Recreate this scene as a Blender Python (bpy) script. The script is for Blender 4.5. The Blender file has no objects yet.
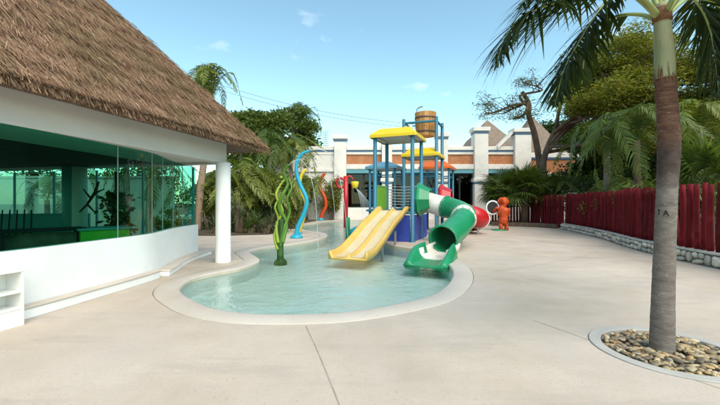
import bpy, bmesh, math, random
import numpy as np
from mathutils import Vector, Matrix, noise as mnoise
random.seed(7); RNG = np.random.default_rng(7)
S = bpy.context.scene
COL = S.collection
R = math.radians

# ------------------------------------------------------------------ camera
cam = bpy.data.cameras.new('camera'); cam_o = bpy.data.objects.new('camera', cam); COL.objects.link(cam_o)
cam_o.location = (0, 0, 1.5); cam_o.rotation_euler = (R(90), 0, 0)
cam.sensor_width = 36; cam.lens = 18.0; cam.clip_end = 2000; cam.clip_start = 0.05
S.camera = cam_o
# ------------------------------------------------------------------ sky and sun
SUN_EL, SUN_AZ = R(50), R(154)          # azimuth clockwise from +Y
W = bpy.data.worlds.new('World'); S.world = W; W.use_nodes = True
nt = W.node_tree; nt.nodes.clear()
sky = nt.nodes.new('ShaderNodeTexSky'); sky.sky_type = 'NISHITA'; sky.sun_disc = False
sky.sun_elevation = SUN_EL; sky.sun_rotation = SUN_AZ; sky.air_density = 1.0; sky.dust_density = 0.4; sky.ozone_density = 0.5
bg = nt.nodes.new('ShaderNodeBackground'); bg.inputs['Strength'].default_value = 0.15
wo = nt.nodes.new('ShaderNodeOutputWorld')
tc = nt.nodes.new('ShaderNodeTexCoord'); mp = nt.nodes.new('ShaderNodeMapping'); mp.inputs['Scale'].default_value = (1, 1, 2.2)
mp.inputs['Location'].default_value = (0.9, 0.4, 0.75)
cn = nt.nodes.new('ShaderNodeTexNoise'); cn.inputs['Scale'].default_value = 5.5; cn.inputs['Detail'].default_value = 7; cn.inputs['Roughness'].default_value = 0.55
cr = nt.nodes.new('ShaderNodeValToRGB'); cr.color_ramp.elements[0].position = 0.63; cr.color_ramp.elements[1].position = 0.85
cr.color_ramp.elements[1].color = (0.38, 0.38, 0.38, 1)
mx = nt.nodes.new('ShaderNodeMix'); mx.data_type = 'RGBA'; mx.inputs[7].default_value = (6.6, 6.5, 6.5, 1)
nt.links.new(tc.outputs['Generated'], mp.inputs[0]); nt.links.new(mp.outputs[0], cn.inputs['Vector'])
nt.links.new(cn.outputs[0], cr.inputs[0]); nt.links.new(cr.outputs[0], mx.inputs[0])
tn = nt.nodes.new('ShaderNodeMix'); tn.data_type = 'RGBA'; tn.blend_type = 'MULTIPLY'; tn.inputs[0].default_value = 1; tn.inputs[7].default_value = (0.88, 1.04, 0.87, 1)
nt.links.new(sky.outputs[0], tn.inputs[6]); nt.links.new(tn.outputs[2], mx.inputs[6]); nt.links.new(mx.outputs[2], bg.inputs[0]); nt.links.new(bg.outputs[0], wo.inputs[0])
sl = bpy.data.lights.new('sun', 'SUN'); sl.energy = 2.1; sl.angle = R(58); sl.color = (1, 0.90, 0.76)
so = bpy.data.objects.new('sun', sl); COL.objects.link(so)
sd = Vector((math.sin(SUN_AZ) * math.cos(SUN_EL), math.cos(SUN_AZ) * math.cos(SUN_EL), math.sin(SUN_EL)))
so.rotation_euler = (-sd).to_track_quat('-Z', 'Y').to_euler(); so.location = sd * 60
S.view_settings.view_transform = 'Standard'; S.view_settings.look = 'None'
S.view_settings.exposure = 1.0; S.view_settings.gamma = 1.0; S.view_settings.use_curve_mapping = False

# ------------------------------------------------------------------ materials
def new_mat(name):
    m = bpy.data.materials.new(name); m.use_nodes = True
    n = m.node_tree.nodes; b = n['Principled BSDF']
    return m, n, m.node_tree.links, b
def rgba(c): return (c[0], c[1], c[2], 1)
def mixc(n, l, fac, a, b, mode='MIX'):
    x = n.new('ShaderNodeMix'); x.data_type = 'RGBA'; x.blend_type = mode
    for s, v in ((0, fac), (6, a), (7, b)):
        if hasattr(v, 'is_linked'): l.new(v, x.inputs[s])
        elif isinstance(v, (int, float)): x.inputs[s].default_value = v
        else: x.inputs[s].default_value = rgba(v)
    return x.outputs[2]
def noise(n, l, scale, detail=5, rough=0.55, stretch=(1, 1, 1), coord='Object', lo=0.35, hi=0.65, rnd=False):
    t = n.new('ShaderNodeTexCoord'); m = n.new('ShaderNodeMapping'); m.inputs['Scale'].default_value = stretch
    l.new(t.outputs[coord], m.inputs[0])
    if rnd:
        oi = n.new('ShaderNodeObjectInfo'); mul = n.new('ShaderNodeMath'); mul.operation = 'MULTIPLY'; mul.inputs[1].default_value = 50
        l.new(oi.outputs['Random'], mul.inputs[0]); l.new(mul.outputs[0], m.inputs['Location'])
    x = n.new('ShaderNodeTexNoise'); x.inputs['Scale'].default_value = scale; x.inputs['Detail'].default_value = detail; x.inputs['Roughness'].default_value = rough
    l.new(m.outputs[0], x.inputs['Vector'])
    mr = n.new('ShaderNodeMapRange'); mr.inputs[1].default_value = lo; mr.inputs[2].default_value = hi
    l.new(x.outputs[0], mr.inputs[0])
    return mr.outputs[0]
def mat(name, c1, c2=None, scale=4, rough=0.6, bump=0.0, bscale=30, stretch=(1, 1, 1), metal=0, spec=0.4, rnd=0.0, dirt=None, dscale=1.5):
    m, n, l, b = new_mat(name)
    c2 = c2 or tuple(v * 0.86 for v in c1)
    col = mixc(n, l, noise(n, l, scale, stretch=stretch, rnd=True), c1, c2)
    if dirt: col = mixc(n, l, noise(n, l, dscale, 8, 0.65, lo=0.52, hi=0.78, rnd=True), col, dirt)
    if rnd:
        oi = n.new('ShaderNodeObjectInfo'); hs = n.new('ShaderNodeHueSaturation'); mr = n.new('ShaderNodeMapRange')
        mr.inputs[3].default_value = 1 - rnd; mr.inputs[4].default_value = 1 + rnd
        l.new(oi.outputs['Random'], mr.inputs[0]); l.new(mr.outputs[0], hs.inputs['Value']); l.new(col, hs.inputs['Color']); col = hs.outputs[0]
    l.new(col, b.inputs['Base Color']); b.inputs['Roughness'].default_value = rough; b.inputs['Metallic'].default_value = metal
    b.inputs['Specular IOR Level'].default_value = spec
    if bump:
        bp = n.new('ShaderNodeBump'); bp.inputs['Strength'].default_value = bump; bp.inputs['Distance'].default_value = 0.02
        l.new(noise(n, l, bscale, 6, 0.6, stretch, lo=0, hi=1, rnd=True), bp.inputs['Height']); l.new(bp.outputs[0], b.inputs['Normal'])
    return m
def island_mat(name, cols, rough=0.55, trans=0.3, spec=0.3, tcol=None):
    m, n, l, b = new_mat(name)
    g = n.new('ShaderNodeNewGeometry'); r = n.new('ShaderNodeValToRGB'); e = r.color_ramp.elements
    while len(e) < len(cols): e.new(0.5)
    for i, c in enumerate(cols): e[i].position = i / max(1, len(cols) - 1); e[i].color = rgba(c)
    l.new(g.outputs['Random Per Island'], r.inputs[0])
    col = mixc(n, l, noise(n, l, 1.1, 3, rnd=True), r.outputs[0], (0.72, 0.78, 0.7), 'MULTIPLY')
    l.new(col, b.inputs['Base Color']); b.inputs['Roughness'].default_value = rough; b.inputs['Specular IOR Level'].default_value = spec
    if trans:
        t = n.new('ShaderNodeBsdfTranslucent'); x = n.new('ShaderNodeMixShader'); x.inputs[0].default_value = trans
        tcx = mixc(n, l, 1.0, col, tcol or (1.3, 1.35, 0.6), 'MULTIPLY'); l.new(tcx, t.inputs[0])
        l.new(b.outputs[0], x.inputs[1]); l.new(t.outputs[0], x.inputs[2]); l.new(x.outputs[0], n['Material Output'].inputs[0])
    return m
def film_mat(name, tint, ior=1.45, rough=0.0, bump=None, body=None, bodyfac=0.0, refl=1.0):
    """clear sheet (pane, water): tinted see-through plus a Fresnel mirror"""
    m, n, l, b = new_mat(name)
    t = n.new('ShaderNodeBsdfTransparent'); t.inputs[0].default_value = rgba(tint)
    g = n.new('ShaderNodeBsdfGlossy'); g.inputs['Roughness'].default_value = rough
    f = n.new('ShaderNodeFresnel'); f.inputs[0].default_value = ior; x = n.new('ShaderNodeMixShader')
    base = t.outputs[0]
    if body:
        d = n.new('ShaderNodeBsdfDiffuse'); d.inputs[0].default_value = rgba(body); y = n.new('ShaderNodeMixShader'); y.inputs[0].default_value = bodyfac
        l.new(t.outputs[0], y.inputs[1]); l.new(d.outputs[0], y.inputs[2]); base = y.outputs[0]
    if bump:
        bp = n.new('ShaderNodeBump'); bp.inputs['Strength'].default_value = bump[0]; bp.inputs['Distance'].default_value = bump[2]
        a = noise(n, l, bump[1], 3, 0.55, (1, 1, 1), lo=0, hi=1); c = noise(n, l, bump[1] * 3.3, 2, 0.5, (1.3, 0.8, 1), lo=0, hi=1)
        ad = n.new('ShaderNodeMath'); ad.operation = 'MULTIPLY_ADD'; ad.inputs[1].default_value = 0.35; l.new(c, ad.inputs[0]); l.new(a, ad.inputs[2])
        big = noise(n, l, 0.7, 3, 0.5, lo=0.3, hi=0.7); mm_ = n.new('ShaderNodeMath'); mm_.operation = 'MULTIPLY_ADD'; mm_.inputs[1].default_value = 0.8; mm_.inputs[2].default_value = 0.35; l.new(big, mm_.inputs[0])
        hm = n.new('ShaderNodeMath'); hm.operation = 'MULTIPLY'; l.new(mm_.outputs[0], hm.inputs[0]); l.new(ad.outputs[0], hm.inputs[1])
        l.new(hm.outputs[0], bp.inputs['Height']); l.new(bp.outputs[0], g.inputs['Normal']); l.new(bp.outputs[0], f.inputs['Normal'])
    fm = n.new('ShaderNodeMath'); fm.operation = 'MULTIPLY'; fm.inputs[1].default_value = refl; l.new(f.outputs[0], fm.inputs[0])
    l.new(fm.outputs[0], x.inputs[0]); l.new(base, x.inputs[1]); l.new(g.outputs[0], x.inputs[2]); l.new(x.outputs[0], n['Material Output'].inputs[0])
    n.remove(b)
    return m
def deck_mat(name, c1, c2, c3, streak=True):
    m, n, l, b = new_mat(name)
    col = mixc(n, l, noise(n, l, 0.45, 6, 0.65, lo=0.36, hi=0.66), c1, c2)
    col = mixc(n, l, noise(n, l, 0.9, 8, 0.7, (1, 0.5, 1), lo=0.46, hi=0.72), col, c3)
    if streak:
        col = mixc(n, l, noise(n, l, 1.3, 9, 0.75, (0.35, 1.6, 1), lo=0.52, hi=0.74), col, tuple(v * 0.80 for v in c3))
        col = mixc(n, l, noise(n, l, 5, 7, 0.8, (1, 1, 1), lo=0.62, hi=0.82), col, (0.30, 0.25, 0.21))
    sp = noise(n, l, 160, 3, 0.6, lo=0.3, hi=0.7)
    col = mixc(n, l, 0.5, col, mixc(n, l, sp, (0.6, 0.56, 0.52), (1.15, 1.12, 1.1)), 'MULTIPLY')
    sp2 = noise(n, l, 30, 5, 0.75, lo=0.56, hi=0.70)
    col = mixc(n, l, sp2, col, tuple(v * 0.8 for v in c2))
    l.new(col, b.inputs['Base Color']); b.inputs['Specular IOR Level'].default_value = 0.3
    rr = n.new('ShaderNodeMapRange'); rr.inputs[3].default_value = 0.5; rr.inputs[4].default_value = 0.85
    l.new(noise(n, l, 1.2, 5), rr.inputs[0]); l.new(rr.outputs[0], b.inputs['Roughness'])
    bp = n.new('ShaderNodeBump'); bp.inputs['Strength'].default_value = 0.25; bp.inputs['Distance'].default_value = 0.004
    l.new(noise(n, l, 120, 5, 0.7, lo=0, hi=1), bp.inputs['Height']); l.new(bp.outputs[0], b.inputs['Normal'])
    return m

M = {}
M['deck'] = deck_mat('deck concrete', (0.635, 0.54, 0.45), (0.475, 0.39, 0.305), (0.57, 0.49, 0.43))
M['coping'] = deck_mat('coping concrete', (0.60, 0.54, 0.475), (0.50, 0.44, 0.375), (0.565, 0.51, 0.455), False)
M['joint'] = mat('joint', (0.26, 0.215, 0.17), (0.40, 0.34, 0.27), 6, 0.9)
M['poolfloor'] = mat('pool plaster', (0.66, 0.70, 0.66), (0.56, 0.64, 0.61), 0.8, 0.7, 0.2, 20)
M['poolwall'] = mat('pool edge plaster', (0.58, 0.51, 0.40), (0.48, 0.42, 0.32), 2, 0.8, 0.2, 30)
M['water'] = film_mat('water', (0.86, 0.98, 0.96), 1.33, 0.02, (0.6, 4.2, 0.05))
M['jet'] = film_mat('jet water', (0.9, 0.95, 0.97), 1.33, 0.05, None, (0.8, 0.85, 0.88), 0.45)
M['white'] = mat('white paint', (0.86, 0.85, 0.835), (0.81, 0.80, 0.78), 1.2, 0.65, 0.12, 25, dirt=(0.74, 0.715, 0.68), dscale=0.9)
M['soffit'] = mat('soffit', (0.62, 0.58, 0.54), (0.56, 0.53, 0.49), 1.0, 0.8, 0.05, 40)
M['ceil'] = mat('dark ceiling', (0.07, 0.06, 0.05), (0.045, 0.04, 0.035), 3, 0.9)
M['ledge'] = mat('ledge', (0.66, 0.57, 0.49), (0.58, 0.49, 0.41), 2, 0.75, 0.15, 60)
M['shelf'] = mat('shelf laminate', (0.80, 0.79, 0.76), (0.74, 0.72, 0.69), 2, 0.4)
M['thatch_base'] = mat('thatch base', (0.21, 0.145, 0.115), (0.13, 0.085, 0.065), 12, 0.95, 1.0, 40)
M['thatch'] = island_mat('thatch strand', [(0.115, 0.060, 0.036), (0.265, 0.148, 0.088), (0.345, 0.205, 0.128), (0.195, 0.104, 0.064), (0.46, 0.305, 0.20), (0.25, 0.155, 0.105)], 0.9, 0, 0.1)
M['glass'] = film_mat('green tinted glass', (0.21, 0.56, 0.45), 1.3, refl=0.05)
M['farglass'] = film_mat('pale green glass', (0.80, 0.93, 0.88), 1.2, refl=0.3)
M['winglass'] = film_mat('window glass', (0.10, 0.24, 0.19), 1.5)
M['joint_seal'] = mat('seal', (0.35, 0.45, 0.42), None, 4, 0.4)
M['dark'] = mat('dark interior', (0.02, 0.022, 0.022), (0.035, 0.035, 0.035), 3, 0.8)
M['ifloor'] = mat('green turf floor', (0.05, 0.20, 0.05), (0.04, 0.15, 0.04), 20, 0.9, 0.3, 200)
M['lime'] = mat('lime counter', (0.22, 0.60, 0.05), (0.18, 0.52, 0.05), 3, 0.4)
M['tealpaint'] = mat('teal paint', (0.16, 0.46, 0.48), (0.13, 0.40, 0.43), 2, 0.5)
M['gwall'] = mat('garden wall', (0.50, 0.51, 0.47), (0.42, 0.43, 0.39), 1.2, 0.8, 0.15, 20, dirt=(0.4, 0.42, 0.37))
M['blue'] = mat('blue steel paint', (0.022, 0.16, 0.25), (0.03, 0.14, 0.22), 3, 0.38, 0.03, 30, spec=0.4, dirt=(0.06, 0.18, 0.25), dscale=4)
M['bluepanel'] = mat('blue panel', (0.02, 0.035, 0.30), (0.03, 0.07, 0.36), 2.2, 0.45, spec=0.5, dirt=(0.06, 0.12, 0.42))
M['yellow'] = mat('yellow plastic', (0.72, 0.51, 0.012), (0.66, 0.45, 0.012), 2, 0.38, 0.03, 8, spec=0.5, dirt=(0.66, 0.48, 0.05))
M['slide'] = mat('slide yellow', (0.66, 0.42, 0.10), (0.58, 0.36, 0.08), 2, 0.35, 0.03, 8, spec=0.5)
M['slidelane'] = mat('worn slide lane', (0.66, 0.54, 0.35), (0.60, 0.46, 0.25), 1.6, 0.4, 0.03, 8, (2, 0.6, 1), spec=0.5)
M['under'] = mat('canopy underside', (0.52, 0.50, 0.46), (0.42, 0.40, 0.37), 2, 0.7)
M['green'] = mat('green plastic', (0.010, 0.25, 0.10), (0.012, 0.20, 0.08), 2, 0.32, 0.03, 8, spec=0.5, dirt=(0.03, 0.29, 0.15))
M['leafpanel'] = mat('apple green panel', (0.20, 0.44, 0.02), (0.17, 0.38, 0.02), 2, 0.4)
M['red'] = mat('red plastic', (0.50, 0.012, 0.016), (0.42, 0.01, 0.014), 2, 0.3, 0.03, 8, spec=0.5)
M['orange'] = mat('orange canopy', (0.70, 0.14, 0.02), (0.62, 0.11, 0.02), 2, 0.4)
M['skyblue'] = mat('slate blue canopy', (0.12, 0.27, 0.36), (0.10, 0.23, 0.32), 2, 0.4)
M['wplastic'] = mat('white plastic', (0.76, 0.72, 0.66), (0.66, 0.60, 0.53), 2.5, 0.4, 0.03, 8, dirt=(0.5, 0.43, 0.35))
M['bucket'] = mat('bucket stave', (0.56, 0.27, 0.08), (0.42, 0.18, 0.05), 6, 0.6, 0.3, 20, (4, 4, 0.5), rnd=0.2)
M['hoop'] = mat('bucket hoop', (0.10, 0.07, 0.055), None, 4, 0.5)
M['steel'] = mat('steel', (0.42, 0.43, 0.44), None, 6, 0.35, metal=0.8)
M['rope'] = mat('rope', (0.50, 0.50, 0.48), None, 20, 0.9)
M['turq'] = mat('turquoise pipe', (0.015, 0.36, 0.52), (0.02, 0.31, 0.46), 3, 0.3, spec=0.5)
M['vine'] = mat('moss green stem', (0.06, 0.16, 0.014), (0.10, 0.21, 0.02), 3, 0.45)
M['vinedark'] = mat('dark green stem', (0.022, 0.07, 0.012), (0.035, 0.10, 0.015), 3, 0.5)
M['vinelime'] = mat('lime stem', (0.30, 0.38, 0.04), (0.22, 0.31, 0.035), 3, 0.45)
M['figure'] = mat('orange figure paint', (0.66, 0.10, 0.012), (0.42, 0.03, 0.01), 5, 0.5, 0.6, 9, dirt=(0.72, 0.20, 0.02), dscale=6)
M['redpipe'] = mat('orange red pipe', (0.62, 0.07, 0.02), None, 3, 0.35)
M['yelpipe'] = mat('yellow pipe', (0.78, 0.55, 0.03), None, 3, 0.35)
M['fence'] = mat('crimson log paint', (0.15, 0.008, 0.012), (0.088, 0.006, 0.009), 3, 0.7, 0.35, 24, (3, 3, 0.4), rnd=0.35, spec=0.12, dirt=(0.20, 0.025, 0.03), dscale=3)
M['stone'] = mat('limestone', (0.72, 0.65, 0.56), (0.56, 0.48, 0.39), 5, 0.9, 0.6, 25, rnd=0.28, dirt=(0.17, 0.155, 0.14), dscale=5)
M['mortar'] = mat('mortar', (0.60, 0.55, 0.48), (0.48, 0.43, 0.37), 6, 0.95, 0.5, 40, dirt=(0.25, 0.23, 0.2))
M['core'] = mat('wall core', (0.34, 0.30, 0.25), (0.20, 0.175, 0.15), 8, 0.95, 0.5, 40)
M['brick'] = mat('terracotta panel', (0.46, 0.19, 0.085), (0.36, 0.13, 0.055), 9, 0.85, 0.4, 30, dirt=(0.55, 0.30, 0.17))
M['bandblue'] = mat('blue band', (0.06, 0.14, 0.26), None, 3, 0.6)
M['bandteal'] = mat('teal awning band', (0.13, 0.33, 0.38), None, 3, 0.6)
M['bwhite'] = mat('building white', (0.78, 0.72, 0.66), (0.69, 0.63, 0.57), 0.6, 0.75, 0.1, 12, dirt=(0.55, 0.51, 0.46), dscale=0.7)
M['farthatch'] = mat('far thatch', (0.26, 0.19, 0.14), (0.18, 0.13, 0.095), 5, 0.95, 0.8, 25)
M['soil'] = mat('soil', (0.07, 0.05, 0.035), (0.12, 0.09, 0.06), 4, 1.0, 0.8, 30)
M['earth'] = mat('far ground', (0.16, 0.13, 0.09), (0.07, 0.09, 0.04), 0.3, 1.0)
M['kerb'] = mat('planter ring', (0.50, 0.47, 0.43), (0.43, 0.40, 0.365), 3, 0.7, 0.2, 60)
M['pebble'] = island_mat('pebbles', [(0.50, 0.31, 0.15), (0.64, 0.46, 0.27), (0.07, 0.055, 0.05), (0.72, 0.56, 0.38), (0.13, 0.10, 0.085), (0.56, 0.35, 0.17), (0.30, 0.23, 0.19)], 0.55, 0, 0.4)
M['trunk'] = mat('grey palm bark', (0.25, 0.21, 0.185), (0.15, 0.115, 0.095), 5, 0.9, 0.8, 26, (1, 1, 5), dirt=(0.40, 0.37, 0.34), dscale=6)
M['trunkbrown'] = mat('brown palm bark', (0.185, 0.10, 0.07), (0.09, 0.05, 0.037), 6, 0.9, 0.9, 26, (1, 1, 6), dirt=(0.28, 0.21, 0.17), dscale=6)
M['trunktan'] = mat('tan palm bark', (0.36, 0.245, 0.16), (0.27, 0.18, 0.12), 5, 0.9, 0.5, 26, (1, 1, 5))
M['crownshaft'] = mat('crownshaft', (0.37, 0.38, 0.12), (0.26, 0.33, 0.11), 2.5, 0.45, 0.15, 20, (3, 3, 0.6), dirt=(0.40, 0.31, 0.13), dscale=3)
M['paleshaft'] = mat('pale crownshaft', (0.36, 0.345, 0.19), (0.25, 0.27, 0.14), 2.5, 0.55, 0.25, 20, (3, 3, 0.6), dirt=(0.42, 0.33, 0.19), dscale=4)
M['sheath'] = mat('dry sheath', (0.22, 0.10, 0.05), (0.12, 0.06, 0.03), 8, 0.9, 0.6, 30)
M['carve'] = mat('carved bark', (0.02, 0.016, 0.014), None, 4, 0.9)
M['bark'] = mat('bark', (0.155, 0.10, 0.07), (0.085, 0.052, 0.037), 5, 0.95, 0.8, 14, (1, 1, 0.4))
M['palebark'] = mat('pale bark', (0.25, 0.185, 0.13), (0.16, 0.115, 0.08), 5, 0.95, 0.6, 14, (1, 1, 0.4))
LEAF = dict(
    near=island_mat('near palm leaflet', [(0.022, 0.040, 0.010), (0.042, 0.066, 0.014), (0.030, 0.050, 0.012), (0.075, 0.092, 0.018)], 0.6, 0.25, 0.10),
    palm=island_mat('palm leaflet', [(0.055, 0.092, 0.018), (0.11, 0.15, 0.028), (0.068, 0.11, 0.02), (0.19, 0.21, 0.048)], 0.45, 0.3, 0.3),
    yelpalm=island_mat('light palm leaflet', [(0.14, 0.175, 0.026), (0.23, 0.25, 0.040), (0.09, 0.135, 0.022), (0.34, 0.31, 0.07)], 0.45, 0.3, 0.35),
    dark=island_mat('dark leaf', [(0.022, 0.044, 0.012), (0.046, 0.076, 0.017), (0.034, 0.058, 0.014), (0.080, 0.115, 0.026)], 0.5, 0.28, 0.3),
    mid=island_mat('mid leaf', [(0.055, 0.088, 0.017), (0.12, 0.155, 0.028), (0.078, 0.115, 0.022), (0.19, 0.205, 0.042)], 0.5, 0.3, 0.3),
    yellow=island_mat('feathery leaf', [(0.17, 0.175, 0.025), (0.27, 0.25, 0.040), (0.12, 0.14, 0.024), (0.36, 0.30, 0.06), (0.20, 0.22, 0.036)], 0.6, 0.4, 0.2),
    bright=island_mat('bright shrub leaf', [(0.12, 0.20, 0.025), (0.19, 0.27, 0.035), (0.08, 0.15, 0.02), (0.28, 0.32, 0.05)], 0.5, 0.3, 0.35),
    croton=island_mat('croton leaf', [(0.10, 0.14, 0.02), (0.34, 0.29, 0.035), (0.06, 0.09, 0.018), (0.17, 0.18, 0.028)], 0.45, 0.3, 0.4),
    grey=island_mat('silver yucca leaf', [(0.15, 0.15, 0.09), (0.24, 0.225, 0.14), (0.11, 0.12, 0.065), (0.22, 0.17, 0.09)], 0.55, 0.2, 0.3),
)

def trunk_mat():
    m, n, l, b = new_mat('near palm bark')
    t = n.new('ShaderNodeTexCoord'); sx = n.new('ShaderNodeSeparateXYZ'); l.new(t.outputs['Object'], sx.inputs[0])
    grey = mixc(n, l, noise(n, l, 7, 7, 0.7, (1, 1, 3)), (0.215, 0.185, 0.165), (0.125, 0.10, 0.088))
    grey = mixc(n, l, noise(n, l, 22, 5, 0.7, lo=0.6, hi=0.75), grey, (0.33, 0.31, 0.29))
    brown = mixc(n, l, noise(n, l, 9, 7, 0.7, (1, 1, 4)), (0.19, 0.095, 0.062), (0.075, 0.04, 0.03))
    brown = mixc(n, l, noise(n, l, 30, 4, 0.7, (0.6, 0.6, 3), lo=0.6, hi=0.72), brown, (0.30, 0.20, 0.14))
    dark = mixc(n, l, noise(n, l, 12, 6, 0.7), (0.10, 0.07, 0.058), (0.045, 0.033, 0.03))
    ad = n.new('ShaderNodeMath'); ad.operation = 'MULTIPLY_ADD'; ad.inputs[1].default_value = 0.22; l.new(noise(n, l, 5, 6, 0.7, lo=0.2, hi=0.8), ad.inputs[0]); l.new(sx.outputs[2], ad.inputs[2])
    def rng(lo, hi):
        r = n.new('ShaderNodeMapRange'); r.interpolation_type = 'SMOOTHSTEP'; r.inputs[1].default_value = lo; r.inputs[2].default_value = hi; l.new(ad.outputs[0], r.inputs[0]); return r.outputs[0]
    col = mixc(n, l, rng(1.75, 2.0), grey, dark); col = mixc(n, l, rng(2.12, 2.35), col, brown)
    l.new(col, b.inputs['Base Color']); b.inputs['Roughness'].default_value = 0.9; b.inputs['Specular IOR Level'].default_value = 0.2
    bp = n.new('ShaderNodeBump'); bp.inputs['Strength'].default_value = 0.8; bp.inputs['Distance'].default_value = 0.012
    l.new(noise(n, l, 26, 6, 0.65, (1, 1, 3), lo=0, hi=1), bp.inputs['Height']); l.new(bp.outputs[0], b.inputs['Normal'])
    return m
M['neartrunk'] = trunk_mat()

# ------------------------------------------------------------------ builders
BASE = {}
class MB:
    def __init__(s): s.v = []; s.f = []
    def add(s, vs, fs):
        o = len(s.v); s.v += [tuple(v) for v in vs]; s.f += [tuple(i + o for i in f) for f in fs]; return s
    def box(s, c, d, ax=None, ay=None, az=None):
        ax = Vector(ax or (1, 0, 0)); ay = Vector(ay or (0, 1, 0)); az = Vector(az or (0, 0, 1)); c = Vector(c)
        vs = [c + ax * (i * d[0] / 2) + ay * (j * d[1] / 2) + az * (k * d[2] / 2) for i in (-1, 1) for j in (-1, 1) for k in (-1, 1)]
        return s.add(vs, [(0, 1, 3, 2), (4, 6, 7, 5), (0, 4, 5, 1), (2, 3, 7, 6), (0, 2, 6, 4), (1, 5, 7, 3)])
    def tube(s, pts, rad, seg=8, caps=True, closed=False):
        pts = [Vector(p) for p in pts]; n = len(pts)
        rad = rad if hasattr(rad, '__len__') else [rad] * n
        vs = []; prev = None
        for i, p in enumerate(pts):
            if closed: t = pts[(i + 1) % n] - pts[i - 1]
            else: t = pts[min(i + 1, n - 1)] - pts[max(i - 1, 0)]
            t.normalize()
            if prev is None:
                a = Vector((0, 0, 1)) if abs(t.z) < 0.9 else Vector((1, 0, 0)); u = t.cross(a).normalized()
            else: u = (prev - t * prev.dot(t)).normalized()
            prev = u; w = t.cross(u)
            vs += [p + (u * math.cos(2 * math.pi * k / seg) + w * math.sin(2 * math.pi * k / seg)) * rad[i] for k in range(seg)]
        fs = []
        for i in range(n if closed else n - 1):
            a = i * seg; b = ((i + 1) % n) * seg
            fs += [(a + k, a + (k + 1) % seg, b + (k + 1) % seg, b + k) for k in range(seg)]
        if caps and not closed: fs += [tuple(range(seg))[::-1], tuple((n - 1) * seg + k for k in range(seg))]
        return s.add(vs, fs)
    def lathe(s, c, prof, seg=16, axis=None, caps=True):
        c = Vector(c); az = Vector(axis or (0, 0, 1)).normalized()
        a = Vector((1, 0, 0)) if abs(az.x) < 0.9 else Vector((0, 1, 0)); ax = (a - az * a.dot(az)).normalized(); ay = az.cross(ax)
        vs = [c + az * z + (ax * math.cos(2 * math.pi * k / seg) + ay * math.sin(2 * math.pi * k / seg)) * r for r, z in prof for k in range(seg)]
        fs = [(i * seg + k, i * seg + (k + 1) % seg, (i + 1) * seg + (k + 1) % seg, (i + 1) * seg + k) for i in range(len(prof) - 1) for k in range(seg)]
        if caps: fs += [tuple(range(seg))[::-1], tuple((len(prof) - 1) * seg + k for k in range(seg))]
        return s.add(vs, fs)
    def prism(s, poly, z0, z1):
        n = len(poly); vs = [(p[0], p[1], z0) for p in poly] + [(p[0], p[1], z1) for p in poly]
        return s.add(vs, [tuple(range(n))[::-1], tuple(range(n, 2 * n))] + [(i, (i + 1) % n, n + (i + 1) % n, n + i) for i in range(n)])
    def sweep(s, path, prof, closed_prof=True, caps=True, scale=None):
        """profile (side, up) swept along a path, kept upright"""
        path = [Vector(p) for p in path]; n = len(path); m = len(prof); vs = []
        for i, p in enumerate(path):
            t = (path[min(i + 1, n - 1)] - path[max(i - 1, 0)]).normalized(); r = t.cross(Vector((0, 0, 1))).normalized(); u = r.cross(t)
            k = scale[i] if scale else (1, 1)
            vs += [p + r * (a * k[0]) + u * (b * k[1]) for a, b in prof]
        mm = m if closed_prof else m - 1
        fs = [(i * m + j, i * m + (j + 1) % m, (i + 1) * m + (j + 1) % m, (i + 1) * m + j) for i in range(n - 1) for j in range(mm)]
        if caps and closed_prof: fs += [tuple(range(m))[::-1], tuple((n - 1) * m + k for k in range(m))]
        return s.add(vs, fs)
def mesh_from(name, v, f, material, smooth=False):
    me = bpy.data.meshes.new(name); me.from_pydata([tuple(x) for x in v], [], [tuple(x) for x in f]); me.validate()
    if isinstance(material, (list, tuple)):
        for q in material: me.materials.append(q)
    elif material: me.materials.append(material)
    if smooth: me.shade_smooth()
    return me
def fast_mesh(name, V, F, material):
    """big quad meshes from numpy arrays"""
    me = bpy.data.meshes.new(name); F = np.asarray(F, dtype=np.int32); V = np.asarray(V, dtype=np.float32)
    me.vertices.add(len(V)); me.vertices.foreach_set('co', V.ravel())
    me.loops.add(F.size); me.loops.foreach_set('vertex_index', F.ravel())
    me.polygons.add(len(F)); me.polygons.foreach_set('loop_start', np.arange(len(F), dtype=np.int32) * F.shape[1])
    me.update(calc_edges=True); me.materials.append(material)
    return me
def link(o, parent=None, loc=(0, 0, 0)):
    COL.objects.link(o); o.location = loc
    if parent is not None: o.parent = parent
    return o
def props(o, label=None, cat=None, group=None, kind=None):
    if label: o['label'] = label
    if cat: o['category'] = cat
    if group: o['group'] = group
    if kind: o['kind'] = kind
    return o
def thing(name, label, cat, loc=(0, 0, 0), group=None):
    o = bpy.data.objects.new(name, None); link(o, None, loc); BASE[o.name] = Vector(loc)
    return props(o, label, cat, group)
def finish(o, bevel=0, solid=0, sub=0, bseg=2):
    if solid:
        m = o.modifiers.new('solid', 'SOLIDIFY'); m.thickness = solid; m.offset = 0
    if bevel:
        m = o.modifiers.new('bevel', 'BEVEL'); m.width = bevel; m.segments = bseg; m.limit_method = 'ANGLE'; m.angle_limit = R(35)
    if sub:
        m = o.modifiers.new('sub', 'SUBSURF'); m.levels = sub; m.render_levels = sub
    return o
def part(name, mb, material, parent, smooth=False, label=None, kind=None, **kw):
    """world-space builder linked as a child of its thing (or of a part of it)"""
    b = BASE[parent.name]; v = [(x[0] - b.x, x[1] - b.y, x[2] - b.z) for x in mb.v]
    o = bpy.data.objects.new(name, mesh_from(name, v, mb.f, material, smooth)); link(o, parent); BASE[o.name] = b.copy()
    if smooth == 'auto': pass
    props(o, label, kind=kind); return finish(o, **kw)
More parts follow.
